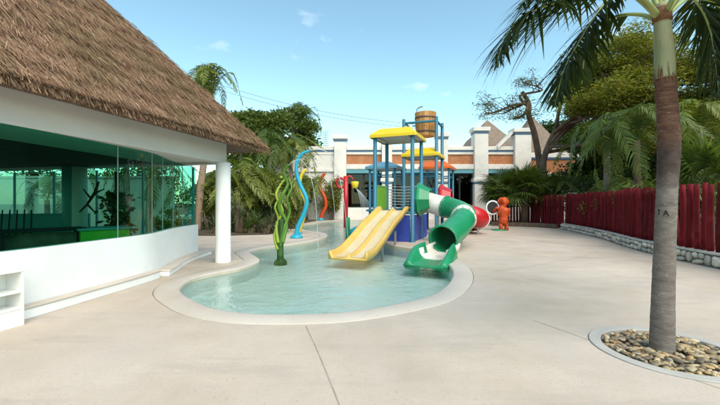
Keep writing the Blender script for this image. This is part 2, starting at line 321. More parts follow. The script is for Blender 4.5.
def solo(name, mb, material, label=None, cat=None, group=None, kind=None, loc=(0, 0, 0), smooth=False, **kw):
    v = [(x[0] - loc[0], x[1] - loc[1], x[2] - loc[2]) for x in mb.v]
    o = bpy.data.objects.new(name, mesh_from(name, v, mb.f, material, smooth)); link(o, None, loc); BASE[o.name] = Vector(loc)
    props(o, label, cat, group, kind); return finish(o, **kw)
def spline(pts, n=6, closed=False):
    pts = [Vector(p) for p in pts]; out = []; m = len(pts)
    for i in range(m if closed else m - 1):
        if closed: a, b, c, d = pts[i - 1], pts[i], pts[(i + 1) % m], pts[(i + 2) % m]
        else: a, b, c, d = pts[max(i - 1, 0)], pts[i], pts[i + 1], pts[min(i + 2, m - 1)]
        for k in range(n):
            t = k / n
            out.append(0.5 * ((2 * b) + (c - a) * t + (2 * a - 5 * b + 4 * c - d) * t * t + (3 * b - a - 3 * c + d) * t ** 3))
    if not closed: out.append(pts[-1])
    return out
def lerp_list(vals, n):
    return list(np.interp(np.linspace(0, 1, n), np.linspace(0, 1, len(vals)), vals))

# ------------------------------------------------------------------ ground, deck and pool
POOL = [(-1.41, 4.84), (-0.79, 4.82), (-0.18, 4.93), (0.48, 5.27), (1.12, 5.78), (1.62, 6.63), (1.98, 7.66), (2.14, 8.75), (2.08, 10.2), (1.74, 11.7), (1.0, 13.0),
        (0.75, 16), (1.4, 20), (2.8, 25), (4.3, 29.5), (3.2, 31.2), (-1.0, 31.2), (-2.6, 28.6), (-3.2, 26.4), (-3.8, 23), (-3.0, 19.7), (-1.75, 17.6), (-1.45, 15.9), (-1.75, 14.4), (-2.3, 13.3), (-3.1, 12.2),
        (-3.4, 11.1), (-3.0, 10.2), (-2.6, 9.3), (-2.72, 8.3), (-3.05, 7.75), (-3.3, 7.1), (-3.1, 6.2), (-2.47, 5.43), (-1.95, 5.02)]
PO = [Vector((p.x, p.y)) for p in spline([(x, y, 0) for x, y in POOL], 6, True)]
def offset(loop, d):
    n = len(loop); out = []
    for i in range(n):
        t = loop[(i + 1) % n] - loop[i - 1]; t.normalize(); out.append(loop[i] + Vector((t.y, -t.x)) * d)   # counter-clockwise loop: outward
    return out
def fill(name, loops, z, material, loc=(0, 0, 0)):
    bm = bmesh.new(); es = []
    for lp in loops:
        vs = [bm.verts.new((p[0], p[1], z)) for p in lp]
        es += [bm.edges.new((vs[i], vs[(i + 1) % len(vs)])) for i in range(len(vs))]
    bmesh.ops.triangle_fill(bm, use_beauty=True, edges=es)
    for f in bm.faces:
        if f.normal.z < 0: f.normal_flip()
    me = bpy.data.meshes.new(name); bm.to_mesh(me); bm.free(); me.materials.append(material)
    o = bpy.data.objects.new(name, me); link(o, None, loc); BASE[o.name] = Vector(loc); o['kind'] = 'structure'; return o
PLC, PLR = Vector((3.14, 3.66)), 0.69           # palm planter in the deck
ring = lambda c, r, n=48: [(c[0] + r * math.cos(2 * math.pi * k / n), c[1] + r * math.sin(2 * math.pi * k / n)) for k in range(n)]
fill('ground', [[(-600, -600), (600, -600), (600, 900), (-600, 900)]], -0.75, M['earth'])
fill('pool_deck', [[(-40, -14), (34, -14), (34, 44), (-40, 44)], offset(PO, 0.41), ring(PLC, PLR + 0.008)], 0.0, M['deck'])
fill('pool_floor', [offset(PO, 0.03)], -0.36, M['poolfloor'])
fill('water', [offset(PO, 0.005)], -0.07, M['water'])
def ring_sweep(name, loop, prof, material):
    mb = MB(); n = len(loop); m = len(prof); Ls = [(offset(loop, d), z) for d, z in prof]
    vs = [(L[i].x, L[i].y, z) for i in range(n) for L, z in Ls]
    mb.add(vs, [(i * m + j, i * m + j + 1, ((i + 1) % n) * m + j + 1, ((i + 1) % n) * m + j) for i in range(n) for j in range(m - 1)])
    return solo(name, mb, material, kind='structure', smooth=True)
ring_sweep('pool_coping', PO, [(0.40, -0.03), (0.40, 0.004), (0.392, 0.012), (0.05, 0.014), (0.015, 0.008), (0.0, -0.012), (0.0, -0.03)], M['coping'])
ring_sweep('pool_wall', PO, [(0.004, -0.03), (0.004, -0.085)], M['poolwall'])
ring_sweep('pool_wall', PO, [(0.004, -0.086), (0.004, -0.365)], M['poolfloor'])
ring_sweep('joint_seam', PO, [(0.45, -0.028), (0.38, -0.028)], M['joint'])
def strip(name, pts, w):
    mb = MB(); p = spline([(x, y, 0.0025) for x, y in pts], 4)
    mb.sweep(p, [(-w / 2, 0), (w / 2, 0)], closed_prof=False); solo(name, mb, M['joint'], kind='structure')
strip('deck_joint', [(-0.66, 4.38), (-0.42, 3.6), (-0.12, 2.55), (0.25, 1.2), (0.5, 0)], 0.011)
strip('deck_joint', [(2.2, 4.6), (2.42, 4.1), (2.55, 3.75), (2.75, 3.2), (2.95, 2.8), (3.1, 2.4)], 0.006)
strip('deck_joint', [(2.9, 7.8), (6.2, 10.0), (9.4, 13.4)], 0.006)
# planting beds
bedL = [(-9.0, 16.4), (-6.2, 16.2), (-4.3, 16.8), (-3.75, 18.4), (-4.3, 21.5), (-4.5, 24), (-3.9, 27), (-3.5, 30.5), (-14, 34), (-20, 24), (-16, 16)]
fill('planting_bed', [bedL], 0.03, M['soil'])
fill('planting_bed', [[(9.2, 22.9), (11.2, 21.9), (13.4, 21.9), (13.8, 30), (9, 29)]], 0.03, M['soil'])
fill('planting_bed', [[(8.6, 6), (8.75, 9), (9.1, 11.2), (10.3, 14.6), (11.8, 20.4), (13.6, 21.6), (33, 43), (33, 2), (8.6, 2)]], 0.02, M['soil'])
fill('planting_bed', [[(-24, 13.0), (-9.2, 13.0), (-9.2, 15.9), (-24, 15.9)]], 0.02, M['soil'])

# ------------------------------------------------------------------ thatched pavilion
pav = thing('thatched_pavilion', 'white pavilion with thick brown thatched roof and green tinted curved glass', 'building', (-4.6, 6.0, 0))
U = Vector((0.251, 0.968, 0)); N = Vector((-0.968, 0.251, 0)); C1 = Vector((-2.61, 9.8, 2.97)); RS = 11.4; SL = 1.154
C2 = C1 - U * RS; C3 = C2 + N * RS; C4 = C1 + N * RS; APEX = (C1 + C3) / 2 + Vector((0, 0, SL * RS / 2))
UPZ = Vector((0, 0, 1))
# low curved wall: outer face line
WL = spline([(-5.2, 1.5, 0), (-4.75, 3.4, 0), (-4.42, 4.65, 0), (-4.29, 5.5, 0), (-4.16, 6.5, 0), (-4.12, 7.15, 0), (-4.25, 7.8, 0), (-4.45, 8.6, 0), (-4.56, 9.4, 0), (-4.58, 10.2, 0)], 5)
def along(line, prof):
    mb = MB(); return mb.sweep(line, prof)
# path runs towards +Y so its right-hand side is +X (outside)
part('wall', along(WL, [(0, 0), (0, 0.88), (-0.18, 0.88), (-0.18, 0)]), M['white'], pav, bevel=0.012)
i0 = max(i for i, p in enumerate(WL) if p.y < 7.2)
L1 = WL[:i0 + 1]; L2 = WL[i0 + 1:] + [WL[-1] + Vector((0.02, 0.25, 0))]
part('plinth_ledge', along(L1, [(0.002, 0), (0.15, 0), (0.15, 0.13), (0.002, 0.13)]), M['white'], pav, bevel=0.012)
part('plinth_cap', along(L1, [(0.003, 0.132), (0.165, 0.132), (0.165, 0.165), (0.003, 0.165)]), M['ledge'], pav, bevel=0.01)
part('plinth_ledge', along(L2, [(0.002, 0), (0.26, 0), (0.26, 0.09), (0.002, 0.09)]), M['white'], pav, bevel=0.012)
part('plinth_cap', along(L2, [(0.003, 0.092), (0.275, 0.092), (0.275, 0.125), (0.003, 0.125)]), M['ledge'], pav, bevel=0.01)
# far glazed side (towards the garden): low wall, beam
EW = WL[-1] + Vector((-0.1, 0, 0)); FAR = [EW, EW + N * 2.5, EW + N * 8.9]
part('wall', along([FAR[2] + Vector((0, 0, 0)), FAR[0]], [(0, 0), (0, 0.5), (0.16, 0.5), (0.16, 0)]), M['white'], pav)
# beam and soffit
BA = Vector((-4.5, 4.6, 0)); BD = Vector((1.1, 4.6, 0)).normalized()
B0 = BA - BD * 5.0; B1 = BA + BD * 4.72
def beam(a, b, z0=2.5, z1=3.05, w=0.34):
    mb = MB(); return mb.sweep([a, b], [(0, z0), (0, z1), (-w, z1), (-w, z0)])
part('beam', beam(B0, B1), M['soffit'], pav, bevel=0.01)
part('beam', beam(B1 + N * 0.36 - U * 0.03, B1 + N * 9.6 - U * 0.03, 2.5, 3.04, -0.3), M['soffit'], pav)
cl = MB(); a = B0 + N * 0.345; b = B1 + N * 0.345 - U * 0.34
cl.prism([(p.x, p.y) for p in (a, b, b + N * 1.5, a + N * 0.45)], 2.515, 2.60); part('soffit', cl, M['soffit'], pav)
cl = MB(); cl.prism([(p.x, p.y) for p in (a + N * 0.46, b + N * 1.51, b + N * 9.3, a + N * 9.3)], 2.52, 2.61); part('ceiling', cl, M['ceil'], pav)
# round column by the pool
cc = Vector((-3.44, 9.05)); c = MB()
c.lathe((cc.x, cc.y, 0), [(0.19, 0), (0.185, 0.02), (0.18, 0.5), (0.178, 2.497)], 40); part('column', c, M['white'], pav, True)
for q in (N * 4.6, N * 9.2):
    c = MB(); p = B1 + q - U * 0.2; c.lathe((p.x, p.y, 0), [(0.19, 0), (0.18, 2.497)], 24); part('column', c, M['white'], pav, True)
# glass panes along the wall, three joints in view
GL = [p + Vector((-0.07, 0, 0)) for p in WL]
cuts = [0, 9, 19, 26, 31, 36, 40, len(GL) - 1]
for q in range(len(cuts) - 1):
    seg = GL[cuts[q]:cuts[q + 1] + 1]
    a, b = seg[0], seg[-1]; seg[0] = a + (seg[1] - a).normalized() * 0.006; seg[-1] = b - (b - seg[-2]).normalized() * 0.006
    g = MB(); g.sweep(seg, [(0, 0.882), (0, 2.498)], closed_prof=False); part('glass_pane', g, M['glass'], pav, True)
for q in cuts[1:-1]:
    g = MB(); g.box((GL[q].x - 0.004, GL[q].y, 1.69), (0.012, 0.010, 1.6)); part('joint_seal', g, M['joint_seal'], pav)
for q in range(5):
    a = FAR[0] + N * (0.1 + 1.75 * q) + U * 0.05; b = a + N * 1.7
    g = MB(); g.add([(a.x, a.y, 0.5), (b.x, b.y, 0.5), (b.x, b.y, 2.498), (a.x, a.y, 2.498)], [(0, 1, 2, 3)]); part('glass_pane', g, M['farglass'], pav)
    g = MB(); g.box(((a.x), (a.y), 1.5), (0.05, 0.05, 1.99)); part('mullion', g, M['tealpaint'], pav)
# interior floor
fl = MB(); fl.prism([(p.x - 0.2, p.y) for p in (WL[0], WL[20], WL[-1])] + [(p.x, p.y) for p in (FAR[2], WL[0] + N * 9)], 0.0, 0.24); part('interior_floor', fl, M['ifloor'], pav)
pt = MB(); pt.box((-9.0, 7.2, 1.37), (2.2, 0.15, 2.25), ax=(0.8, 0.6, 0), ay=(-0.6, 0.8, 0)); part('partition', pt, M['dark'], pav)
# roof: solid thatch body with thick eave, then strands
def roof_pt(face, t, s):
    a, b = face; p = a.lerp(b, t); return p.lerp(APEX, s)
FACES = [(C2, C1), (C1, C4), (C4, C3), (C3, C2)]
rb = MB(); th = Vector((0, 0, -0.10))
ns = 26
for fa, fb in FACES:
    vs = []; fs = []
    nt_ = 40
    for i in range(ns + 1):
        for j in range(nt_ + 1):
            p = fa.lerp(fb, j / nt_).lerp(APEX, i / ns)
            w = mnoise.noise(p * 1.7) * 0.05 if 0 < j < nt_ else 0
            vs.append(p + Vector((0, 0, w)))
    for i in range(ns):
        for j in range(nt_): k = i * (nt_ + 1) + j; fs.append((k, k + 1, k + nt_ + 2, k + nt_ + 1))
    rb.add(vs, fs)
    ce = (C1 + C3) / 2; ia = fa + (ce - fa) * 0.03 + th; ib = fb + (ce - fb) * 0.03 + th; ja = fa + (ce - fa) * 0.13 + Vector((0, 0, 0.1)); jb = fb + (ce - fb) * 0.13 + Vector((0, 0, 0.1))
    rb.add([fa, fb, ib, ia], [(0, 3, 2, 1)]); rb.add([ia, ib, jb, ja], [(0, 3, 2, 1)])
roof = part('roof', rb, M['thatch_base'], pav)
def strands(face, n, smax, w0=0.013, hang=0, seed=1, tmin=0.0):
    rg = np.random.default_rng(seed); fa, fb = [np.array(x) for x in face]; ap = np.array(APEX)
    s = 1 - np.sqrt(1 - rg.random(n) * (1 - (1 - smax) ** 2)); t = tmin + (1 - tmin) * rg.random(n)
    mid = (fa + fb) / 2; down = mid - ap; down /= np.linalg.norm(down); side = (fb - fa) / np.linalg.norm(fb - fa); nor = np.cross(side, down); nor *= np.sign(nor[2])
    if hang: s = np.abs(rg.normal(0, 0.008, n)) + 0.0
    p = (fa[None] * (1 - t)[:, None] + fb[None] * t[:, None]) * (1 - s)[:, None] + ap[None] * s[:, None]
    slope = s * np.linalg.norm(mid - ap)
    course = 0.03 + 0.045 * (1 - (slope / 0.5 + 0.22 * np.sin(t * 37) + 0.1 * np.sin(t * 90)) % 1.0) ** 1.5
    p = p + nor * (course + rg.normal(0, 0.018, n))[:, None]
    ang = rg.normal(0, 0.22, n) + 0.12 * np.sin(p[:, 1] * 3.1 + p[:, 2] * 2); lift = rg.normal(0.03, 0.07, n); ln = rg.uniform(0.09, 0.27, n)
    d = down[None] * np.cos(ang)[:, None] + side[None] * np.sin(ang)[:, None] + nor * lift[:, None]
    if hang:
        d = d * 0.55 + np.array([0, 0, -1]) * rg.uniform(0.1, 0.7, n)[:, None]; d /= np.linalg.norm(d, axis=1)[:, None]; ln = rg.uniform(0.05, 0.16, n)
        inw = -(down - nor * 0) ; p = p + (np.array([ap[0] - mid[0], ap[1] - mid[1], 0]) / np.linalg.norm([ap[0] - mid[0], ap[1] - mid[1]]))[None] * rg.uniform(0, 0.10, n)[:, None] + np.array([0, 0, 1])[None] * rg.uniform(-0.10, 0.02, n)[:, None]
    if not hang: ln = np.minimum(ln, slope + 0.06)
    wv = np.cross(d, nor[None] + rg.normal(0, 0.35, (n, 3))); wv /= np.linalg.norm(wv, axis=1)[:, None]; wv *= (w0 * rg.uniform(0.5, 1.3, n))[:, None] / 2
    e = p + d * ln[:, None]
    zc = C1.z - 0.13 + rg.normal(0, 0.008, n); e[:, 2] = np.maximum(e[:, 2], zc); p[:, 2] = np.maximum(p[:, 2], zc + 0.01)
    V = np.stack([p - wv, p + wv, e + wv * 0.5, e - wv * 0.5], 1).reshape(-1, 3)
    return V
vv = np.concatenate([strands(FACES[0], 135000, 0.62, 0.0095, seed=1, tmin=0.25), strands(FACES[1], 7000, 0.9, 0.03, seed=2), strands(FACES[2], 3000, 0.95, 0.04, seed=3), strands(FACES[3], 3000, 0.95, 0.04, seed=4),
                     strands(FACES[0], 16000, 0.05, 0.013, 1, 5, 0.2), strands(FACES[1], 5000, 0.05, 0.016, 1, 6)])
# hip ridge strands
rg = np.random.default_rng(9); n = 7000; s = rg.random(n) * 0.75; P = np.array(C1)[None] * (1 - s)[:, None] + np.array(APEX)[None] * s[:, None]
hd = np.array(C1 - APEX); hd /= np.linalg.norm(hd); d = hd[None] + rg.normal(0, 0.09, (n, 3)); d /= np.linalg.norm(d, axis=1)[:, None]
P = P + rg.normal(0, 0.035, (n, 3)) + np.array([0, 0, 0.02]); wv = np.cross(d, rg.normal(0, 1, (n, 3))); wv /= np.linalg.norm(wv, axis=1)[:, None]; wv *= 0.006
e = P + d * rg.uniform(0.12, 0.3, n)[:, None]; vv = np.concatenate([vv, np.stack([P - wv, P + wv, e + wv * 0.4, e - wv * 0.4], 1).reshape(-1, 3)])
vv -= np.array(BASE[pav.name])
st = bpy.data.objects.new('thatch_strands', fast_mesh('thatch_strands', vv, np.arange(len(vv)).reshape(-1, 4), M['thatch'])); link(st, roof); st['kind'] = 'stuff'

# ------------------------------------------------------------------ things in and by the pavilion
sh = thing('storage_shelf', 'low white open shelf unit against the curved white wall', 'shelf', (-4.3, 4.0, 0))
sd_ = Vector((0.27, 0.963, 0)).normalized(); sx = Vector((sd_.y, -sd_.x, 0)); E1 = Vector((-4.12, 4.42, 0)); LEN = 2.0
def shbox(a0, a1, d0, d1, z0, z1):     # along (from the far end), depth inwards, height
    mb = MB(); c = E1 - sd_ * ((a0 + a1) / 2) - sx * ((d0 + d1) / 2); return mb.box((c.x, c.y, (z0 + z1) / 2), (a1 - a0, d1 - d0, z1 - z0), ax=sd_, ay=sx)
for q in (0, 0.985, 1.97): part('side_panel', shbox(q, q + 0.03, 0, 0.27, 0, 0.655), M['shelf'], sh, bevel=0.003)
part('top', shbox(-0.004, 2.004, -0.004, 0.272, 0.656, 0.685), M['shelf'], sh, bevel=0.003)
for z in (0.06, 0.40):
    for q in (0.031, 1.016): part('shelf', shbox(q, q + 0.953, 0.004, 0.26, z if z > 0.1 else 0.20, (z if z > 0.1 else 0.20) + 0.025), M['shelf'], sh, bevel=0.003)
part('back_panel', shbox(0.0, 2.0, 0.272, 0.284, 0, 0.655), M['shelf'], sh)
part('kick_board', shbox(0.031, 1.969, 0.008, 0.024, 0.0, 0.198), M['shelf'], sh)
# lime counter and furniture behind the glass
ct = thing('reception_counter', 'lime green counter with dark top behind the tinted glass', 'counter', (-6.0, 7.7, 0.24))
def obox(c, d, ang):
    mb = MB(); ca, sa = math.cos(ang), math.sin(ang); return mb.box(c, d, ax=(ca, sa, 0), ay=(-sa, ca, 0))
part('body', obox((-5.45, 7.62, 0.59), (0.85, 0.6, 0.70), R(48)), M['lime'], ct, bevel=0.01)
part('top', obox((-5.45, 7.62, 0.962), (0.95, 0.7, 0.04), R(48)), M['tealpaint'], ct, bevel=0.005)
dk = thing('writing_desk', 'dark topped desk left of the lime counter behind the glass', 'desk', (-6.1, 6.9, 0.24))
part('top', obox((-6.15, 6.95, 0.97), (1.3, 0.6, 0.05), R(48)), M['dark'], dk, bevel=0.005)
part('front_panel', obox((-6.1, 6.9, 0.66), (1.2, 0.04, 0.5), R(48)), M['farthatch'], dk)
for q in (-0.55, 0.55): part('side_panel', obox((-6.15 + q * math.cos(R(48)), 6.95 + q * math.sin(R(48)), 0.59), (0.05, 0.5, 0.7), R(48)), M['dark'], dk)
sf = thing('bench', 'teal bench seat with green cushion inside the pavilion', 'bench', (-8.6, 9.3, 0.24))
part('base', obox((-8.7, 9.6, 0.46), (2.2, 0.7, 0.43), R(20)), M['lime'], sf, bevel=0.02)
part('backrest', obox((-8.8, 9.98, 0.82), (2.2, 0.12, 0.75), R(20)), M['tealpaint'], sf, bevel=0.02)
pc = MB(); pc.lathe((-8.15, 10.2, 0.24), [(0.24, 0), (0.24, 2.27)], 24); solo('interior_column', pc, M['tealpaint'], 'teal round column inside the pavilion behind the glass', 'column', loc=(-8.15, 10.2, 0.24), smooth=True)
hc = thing('lounge_chair', 'dark reclining chair with slatted back inside the pavilion at far left', 'chair', (-6.6, 6.7, 0.24))
for q in range(6):
    mb = MB(); o = Vector((-6.9 + 0.085 * q, 6.75 + 0.065 * q, 0)); mb.tube([o + Vector((0.25, -0.3, 0.55)), o + Vector((0, 0, 0.75)), o + Vector((-0.25, 0.3, 1.35))], 0.012, 6); part('slat', mb, M['dark'], hc)
mb = MB(); mb.tube([(-6.72, 6.43, 0.24), (-6.65, 6.5, 0.55), (-6.2, 6.85, 0.55), (-6.15, 6.8, 0.24)], 0.03, 6); part('front_frame', mb, M['dark'], hc)
mb = MB(); mb.tube([(-7.05, 6.9, 0.24), (-6.95, 6.75, 0.72), (-6.45, 7.15, 0.72), (-6.55, 7.3, 0.24)], 0.03, 6); part('rear_frame', mb, M['dark'], hc)
gk = thing('wooden_hanging', 'branching driftwood ornament on the interior glass', 'ornament', (-7.0, 9.4, 1.2))
mb = MB(); mb.tube([(-7.4, 9.5, 1.25), (-7.2, 9.5, 1.45), (-7.0, 9.5, 1.75), (-6.9, 9.5, 2.05)], [0.02, 0.03, 0.04, 0.03], 6); part('branch', mb, M['bark'], gk)
for a_, b_ in (((-7.2, 9.5, 1.45), (-7.0, 9.5, 1.25)), ((-7.0, 9.5, 1.75), (-6.75, 9.5, 1.85)), ((-7.1, 9.5, 1.6), (-7.3, 9.5, 1.85))):
    mb = MB(); mb.tube([a_, b_], [0.03, 0.015], 6); part('twig', mb, M['bark'], gk)
gw = MB(); gw.box((-16.2, 16.2, 1.3), (15.6, 0.25, 2.6)); gw.box((-16.2, 16.2, 2.64), (15.7, 0.35, 0.08))
solo('garden_wall', gw, M['gwall'], 'pale boundary wall seen through the pavilion glass behind the garden plants', 'wall', loc=(-16.2, 16.2, 0))

# ------------------------------------------------------------------ water play tower
e1 = Vector((0.925, -0.38, 0)).normalized(); e2 = Vector((-e1.y, e1.x, 0)); Z = Vector((0, 0, 1))
PH = 1.15
tw = thing('play_tower', 'blue steel water play tower with yellow canopies, slides and climbing platforms', 'play tower', (2.0, 14.5, 0))
def post(p, h, r=0.075, parent=tw, cap=True):
    mb = MB(); mb.lathe((p.x, p.y, -0.02), [(r * 1.7, 0), (r * 1.7, 0.03), (r, 0.035), (r, h), (r * 0.9, h + 0.02)], 16)
    return part('post', mb, M['blue'], parent, True)
def canopy(c, side, z0, h, material, name='canopy', inset=0.33, tilt=0.0):
    mb = MB(); hs = side / 2
    def sq(k, z): return [c + e1 * (sx_ * k) + e2 * (sy_ * k) + Z * (z + tilt * sy_ * k) for sx_, sy_ in ((-1, -1), (1, -1), (1, 1), (-1, 1))]
    vs = sq(hs, z0) + sq(hs, z0 + 0.13) + sq(hs - inset, z0 + h)
    mb.add(vs, [(0, 1, 5, 4), (1, 2, 6, 5), (2, 3, 7, 6), (3, 0, 4, 7), (4, 5, 9, 8), (5, 6, 10, 9), (6, 7, 11, 10), (7, 4, 8, 11), (8, 9, 10, 11)])
    o = part(name, mb, material, tw, bevel=0.04, bseg=3)
    mb = MB(); vs = sq(hs - 0.05, z0 + 0.03) + sq(hs - 0.3, z0 + 0.10); mb.add(vs[:4], [(3, 2, 1, 0)]); part('underside', mb, M['under'], o)
    for k in (-0.33, 0.33):
        mb = MB(); a = c + e1 * (k * side) - e2 * (hs - 0.07) + Z * (z0 + 0.0); b = c + e1 * (k * side) + e2 * (hs - 0.07) + Z * (z0 + 0.0); mb.tube([a, b], 0.02, 6); part('rib', mb, M['steel'], o)
    return o
def corners(B, s): A = B - e1 * s; return A, B, B + e2 * s, A + e2 * s
T1 = corners(Vector((1.98, 13.6, 0)), 1.5); T2 = corners(Vector((3.42, 16.1, 0)), 1.5)
T3 = corners(Vector((4.6, 18.6, 0)), 1.4); T4 = corners(Vector((1.7, 17.6, 0)), 1.3)
for i, p in enumerate(T1): post(p, 4.06)
for i, p in enumerate(T2): post(p, 5.35 if i in (0, 1, 2) else 4.0)
for p in T3: post(p, 3.3, 0.06)
for p in T4: post(p, 3.2, 0.06)
mid = lambda T: (T[0] + T[2]) / 2
canopy(mid(T1), 1.86, 4.02, 0.40, M['yellow']); canopy(mid(T2) , 1.74, 3.60, 0.40, M['yellow'])
canopy(mid(T3), 1.75, 3.26, 0.42, M['orange'], inset=0.45); canopy(mid(T4), 1.7, 3.16, 0.40, M['skyblue'], inset=0.6)
for T in (T1, T2, T3, T4):
    mb = MB(); c = mid(T); mb.box(c + Z * (PH - 0.05), (1.6, 1.6, 0.1), ax=e1, ay=e2); part('platform', mb, M['blue'], tw, bevel=0.01)
mb = MB(); c = (mid(T1) + mid(T2)) / 2; mb.box(c + Z * (PH + 0.06), (1.3, 1.3, 0.08), ax=e1, ay=e2); part('bridge', mb, M['blue'], tw, bevel=0.01)
# blue base cladding
A, B, C_, D = T1
def wallpanel(a, b, z0, z1, material, name='panel', t=0.04, parent=tw):
    d = (b - a).normalized(); mb = MB(); c = (a + b) / 2 + Z * ((z0 + z1) / 2); mb.box(c, ((b - a).length, t, z1 - z0), ax=d, ay=Vector((-d.y, d.x, 0))); return part(name, mb, material, parent, bevel=0.01)
wallpanel(A + e1 * 0.09, B - e1 * 0.09, 0.0, 1.02, M['bluepanel'], 'base_panel'); wallpanel(B + e2 * 0.09, B + e2 * 1.25, 0.0, 1.02, M['bluepanel'], 'base_panel')
wallpanel(B + e2 * 1.27, B + e2 * 2.55, 0.0, 1.0, M['bluepanel'], 'base_panel'); wallpanel(A + e2 * 0.09, D - e2 * 0.09, 0.0, 1.02, M['bluepanel'], 'base_panel')
# railings on the front and side: green panel, rope net
wallpanel(A + e2 * 0.14, D - e2 * 0.09, PH + 0.05, PH + 1.05, M['leafpanel'], 'guard_panel')
for k in range(8):
    z = PH + 0.16 + 0.125 * k; mb = MB(); a = D + e1 * 0.08; b = C_ - e1 * 0.08
    mb.tube([a + Z * z, (a + b) / 2 + Z * (z - 0.035), b + Z * z], 0.015, 6); part('rope', mb, M['rope'], tw)
for T, k in ((T1, 3), (T2, 0), (T2, 1), (T2, 2), (T3, 0), (T3, 1), (T4, 0), (T4, 3)):
    a = T[k]; b = T[(k + 1) % 4]
    mb = MB(); mb.tube([a + Z * (PH + 0.98), b + Z * (PH + 0.98)], 0.025, 8); part('rail', mb, M['blue'], tw)
    for q in range(1, 7):
        p = a.lerp(b, q / 7); mb = MB(); mb.tube([p + Z * PH, p + Z * (PH + 0.98)], 0.014, 6); part('baluster', mb, M['blue'], tw)
for T in (T2, T3, T4):
    for k in range(4):
        mb = MB(); a, b = T[k], T[(k + 1) % 4]; mb.tube([a + Z * 2.85, b + Z * 2.85], 0.03, 8); part('tie_bar', mb, M['blue'], tw)
# --- yellow double slide
ys = thing('double_slide', 'wide yellow two lane slide running down into the pool', 'slide', (0.5, 12, 0))
sa = (A + B) / 2 - e2 * 0.05; sdn = -e2
def sp(u, z): p = sa + sdn * u; return Vector((p.x, p.y, z))
path = spline([sp(-0.15, PH + 0.03), sp(0.25, PH + 0.0), sp(0.75, PH - 0.18), sp(1.6, 0.72), sp(2.5, 0.37), sp(3.2, 0.12), sp(3.7, 0.0), sp(4.25, -0.03)], 6)
part('slide_bed', MB().sweep(path, [(-0.59, 0.17), (-0.53, 0.18), (-0.485, 0.05), (-0.45, 0.015), (-0.08, 0.015), (-0.045, 0.075), (0, 0.09), (0.045, 0.075), (0.08, 0.015), (0.45, 0.015), (0.485, 0.05), (0.53, 0.18), (0.59, 0.17), (0.585, -0.05), (0.5, -0.06), (-0.5, -0.06), (-0.585, -0.05)]), M['slide'], ys, True, bevel=0.0)
for sg in (-1, 1):
    mb = MB().sweep(path, [(sg * 0.26 - 0.17, 0.022), (sg * 0.26 + 0.17, 0.022)], closed_prof=False); part('lane', mb, M['slidelane'], ys, True)
for q in (1.2, 2.6):
    for sg in (-1, 1):
        p = sp(q, 0) + e1 * (0.45 * sg); mb = MB(); mb.tube([p + Z * -0.36, p + Z * (0.82 - 0.27 * q)], 0.04, 8); part('support_leg', mb, M['steel'], ys)
# --- green tube slide
def shell(name, pts, r, material, parent, seg=28, t=0.02):
    return part(name, MB().tube(pts, r, seg, caps=False), material, parent, True, solid=t)
def flange(p, d, r, material, parent, w=0.07):
    d = Vector(d).normalized(); prof = [(r, -w / 2), (r + 0.055, -w / 2 + 0.01), (r + 0.055, w / 2 - 0.01), (r, w / 2)]
    fo = part('flange', MB().lathe(p, prof, 28, d, caps=False), material, parent, True)
    a = Vector((0, 0, 1)) if abs(d.z) < 0.9 else Vector((1, 0, 0)); ax = (a - d * a.dot(d)).normalized(); ay = d.cross(ax); bo = MB()
    for k in range(12):
        q = Vector(p) + (ax * math.cos(k * math.pi / 6) + ay * math.sin(k * math.pi / 6)) * (r + 0.05); bo.tube([q - d * (w * 0.5 + 0.012), q + d * (w * 0.5 + 0.012)], 0.014, 6)
    part('bolts', bo, M['steel'], fo, kind='stuff'); return fo
gs = thing('tube_slide', 'curling green and white tube slide dropping to the pool edge', 'slide', (3, 12, 0))
G = spline([(2.4, 14.45, 1.62), (2.92, 14.2, 1.44), (3.42, 13.8, 1.29), (3.68, 13.15, 1.13), (3.58, 12.45, 0.96), (3.2, 11.7, 0.74), (2.8, 11.1, 0.55), (2.42, 10.5, 0.42)], 8)
RT = 0.395
shell('inlet_tube', G[2:15], RT - 0.01, M['wplastic'], gs); shell('elbow_tube', G[14:28], RT + 0.0, M['green'], gs); shell('joint_tube', G[27:33], RT - 0.01, M['wplastic'], gs)
shell('outlet_tube', G[33:], RT + 0.0, M['green'], gs)
for i, mm in ((14, 'green'), (28, 'green'), (33, 'wplastic')): flange(G[i], G[min(i + 1, len(G) - 1)] - G[i - 1], RT - 0.01, M[mm], gs)
flange(G[-1], G[-1] - G[-2], RT - 0.005, M['green'], gs, 0.05)
tr = spline([(2.62, 10.75, 0.06), (2.35, 10.35, 0.02), (2.12, 9.95, 0.0), (1.95, 9.65, -0.01)], 6)
hp = [(0.40, 0.26), (0.37, 0.26), (0.33, 0.10), (0.2, 0.02), (0, 0), (-0.2, 0.02), (-0.33, 0.10), (-0.37, 0.26), (-0.40, 0.26), (-0.36, 0.05), (-0.2, -0.05), (0.2, -0.05), (0.36, 0.05)]
part('run_out', MB().sweep(tr, hp), M['wplastic'], gs, True)
tr2 = spline([(2.2, 10.06, -0.035), (1.95, 9.6, -0.035), (1.75, 9.15, -0.045), (1.58, 8.78, -0.06)], 6); nn = len(tr2)
hp2 = [(0.50, 0.40), (0.44, 0.42), (0.37, 0.15), (0.26, 0.02), (0, 0), (-0.26, 0.02), (-0.37, 0.15), (-0.44, 0.42), (-0.50, 0.40), (-0.60, 0.02), (-0.56, -0.30), (0.56, -0.30), (0.60, 0.02)]
part('splash_end', MB().sweep(tr2, hp2, scale=[(0.90 + 0.12 * math.sin(i / (nn - 1) * 3.0), 1.0 - 0.80 * (i / (nn - 1)) ** 1.8) for i in range(nn)]), M['green'], gs, True)
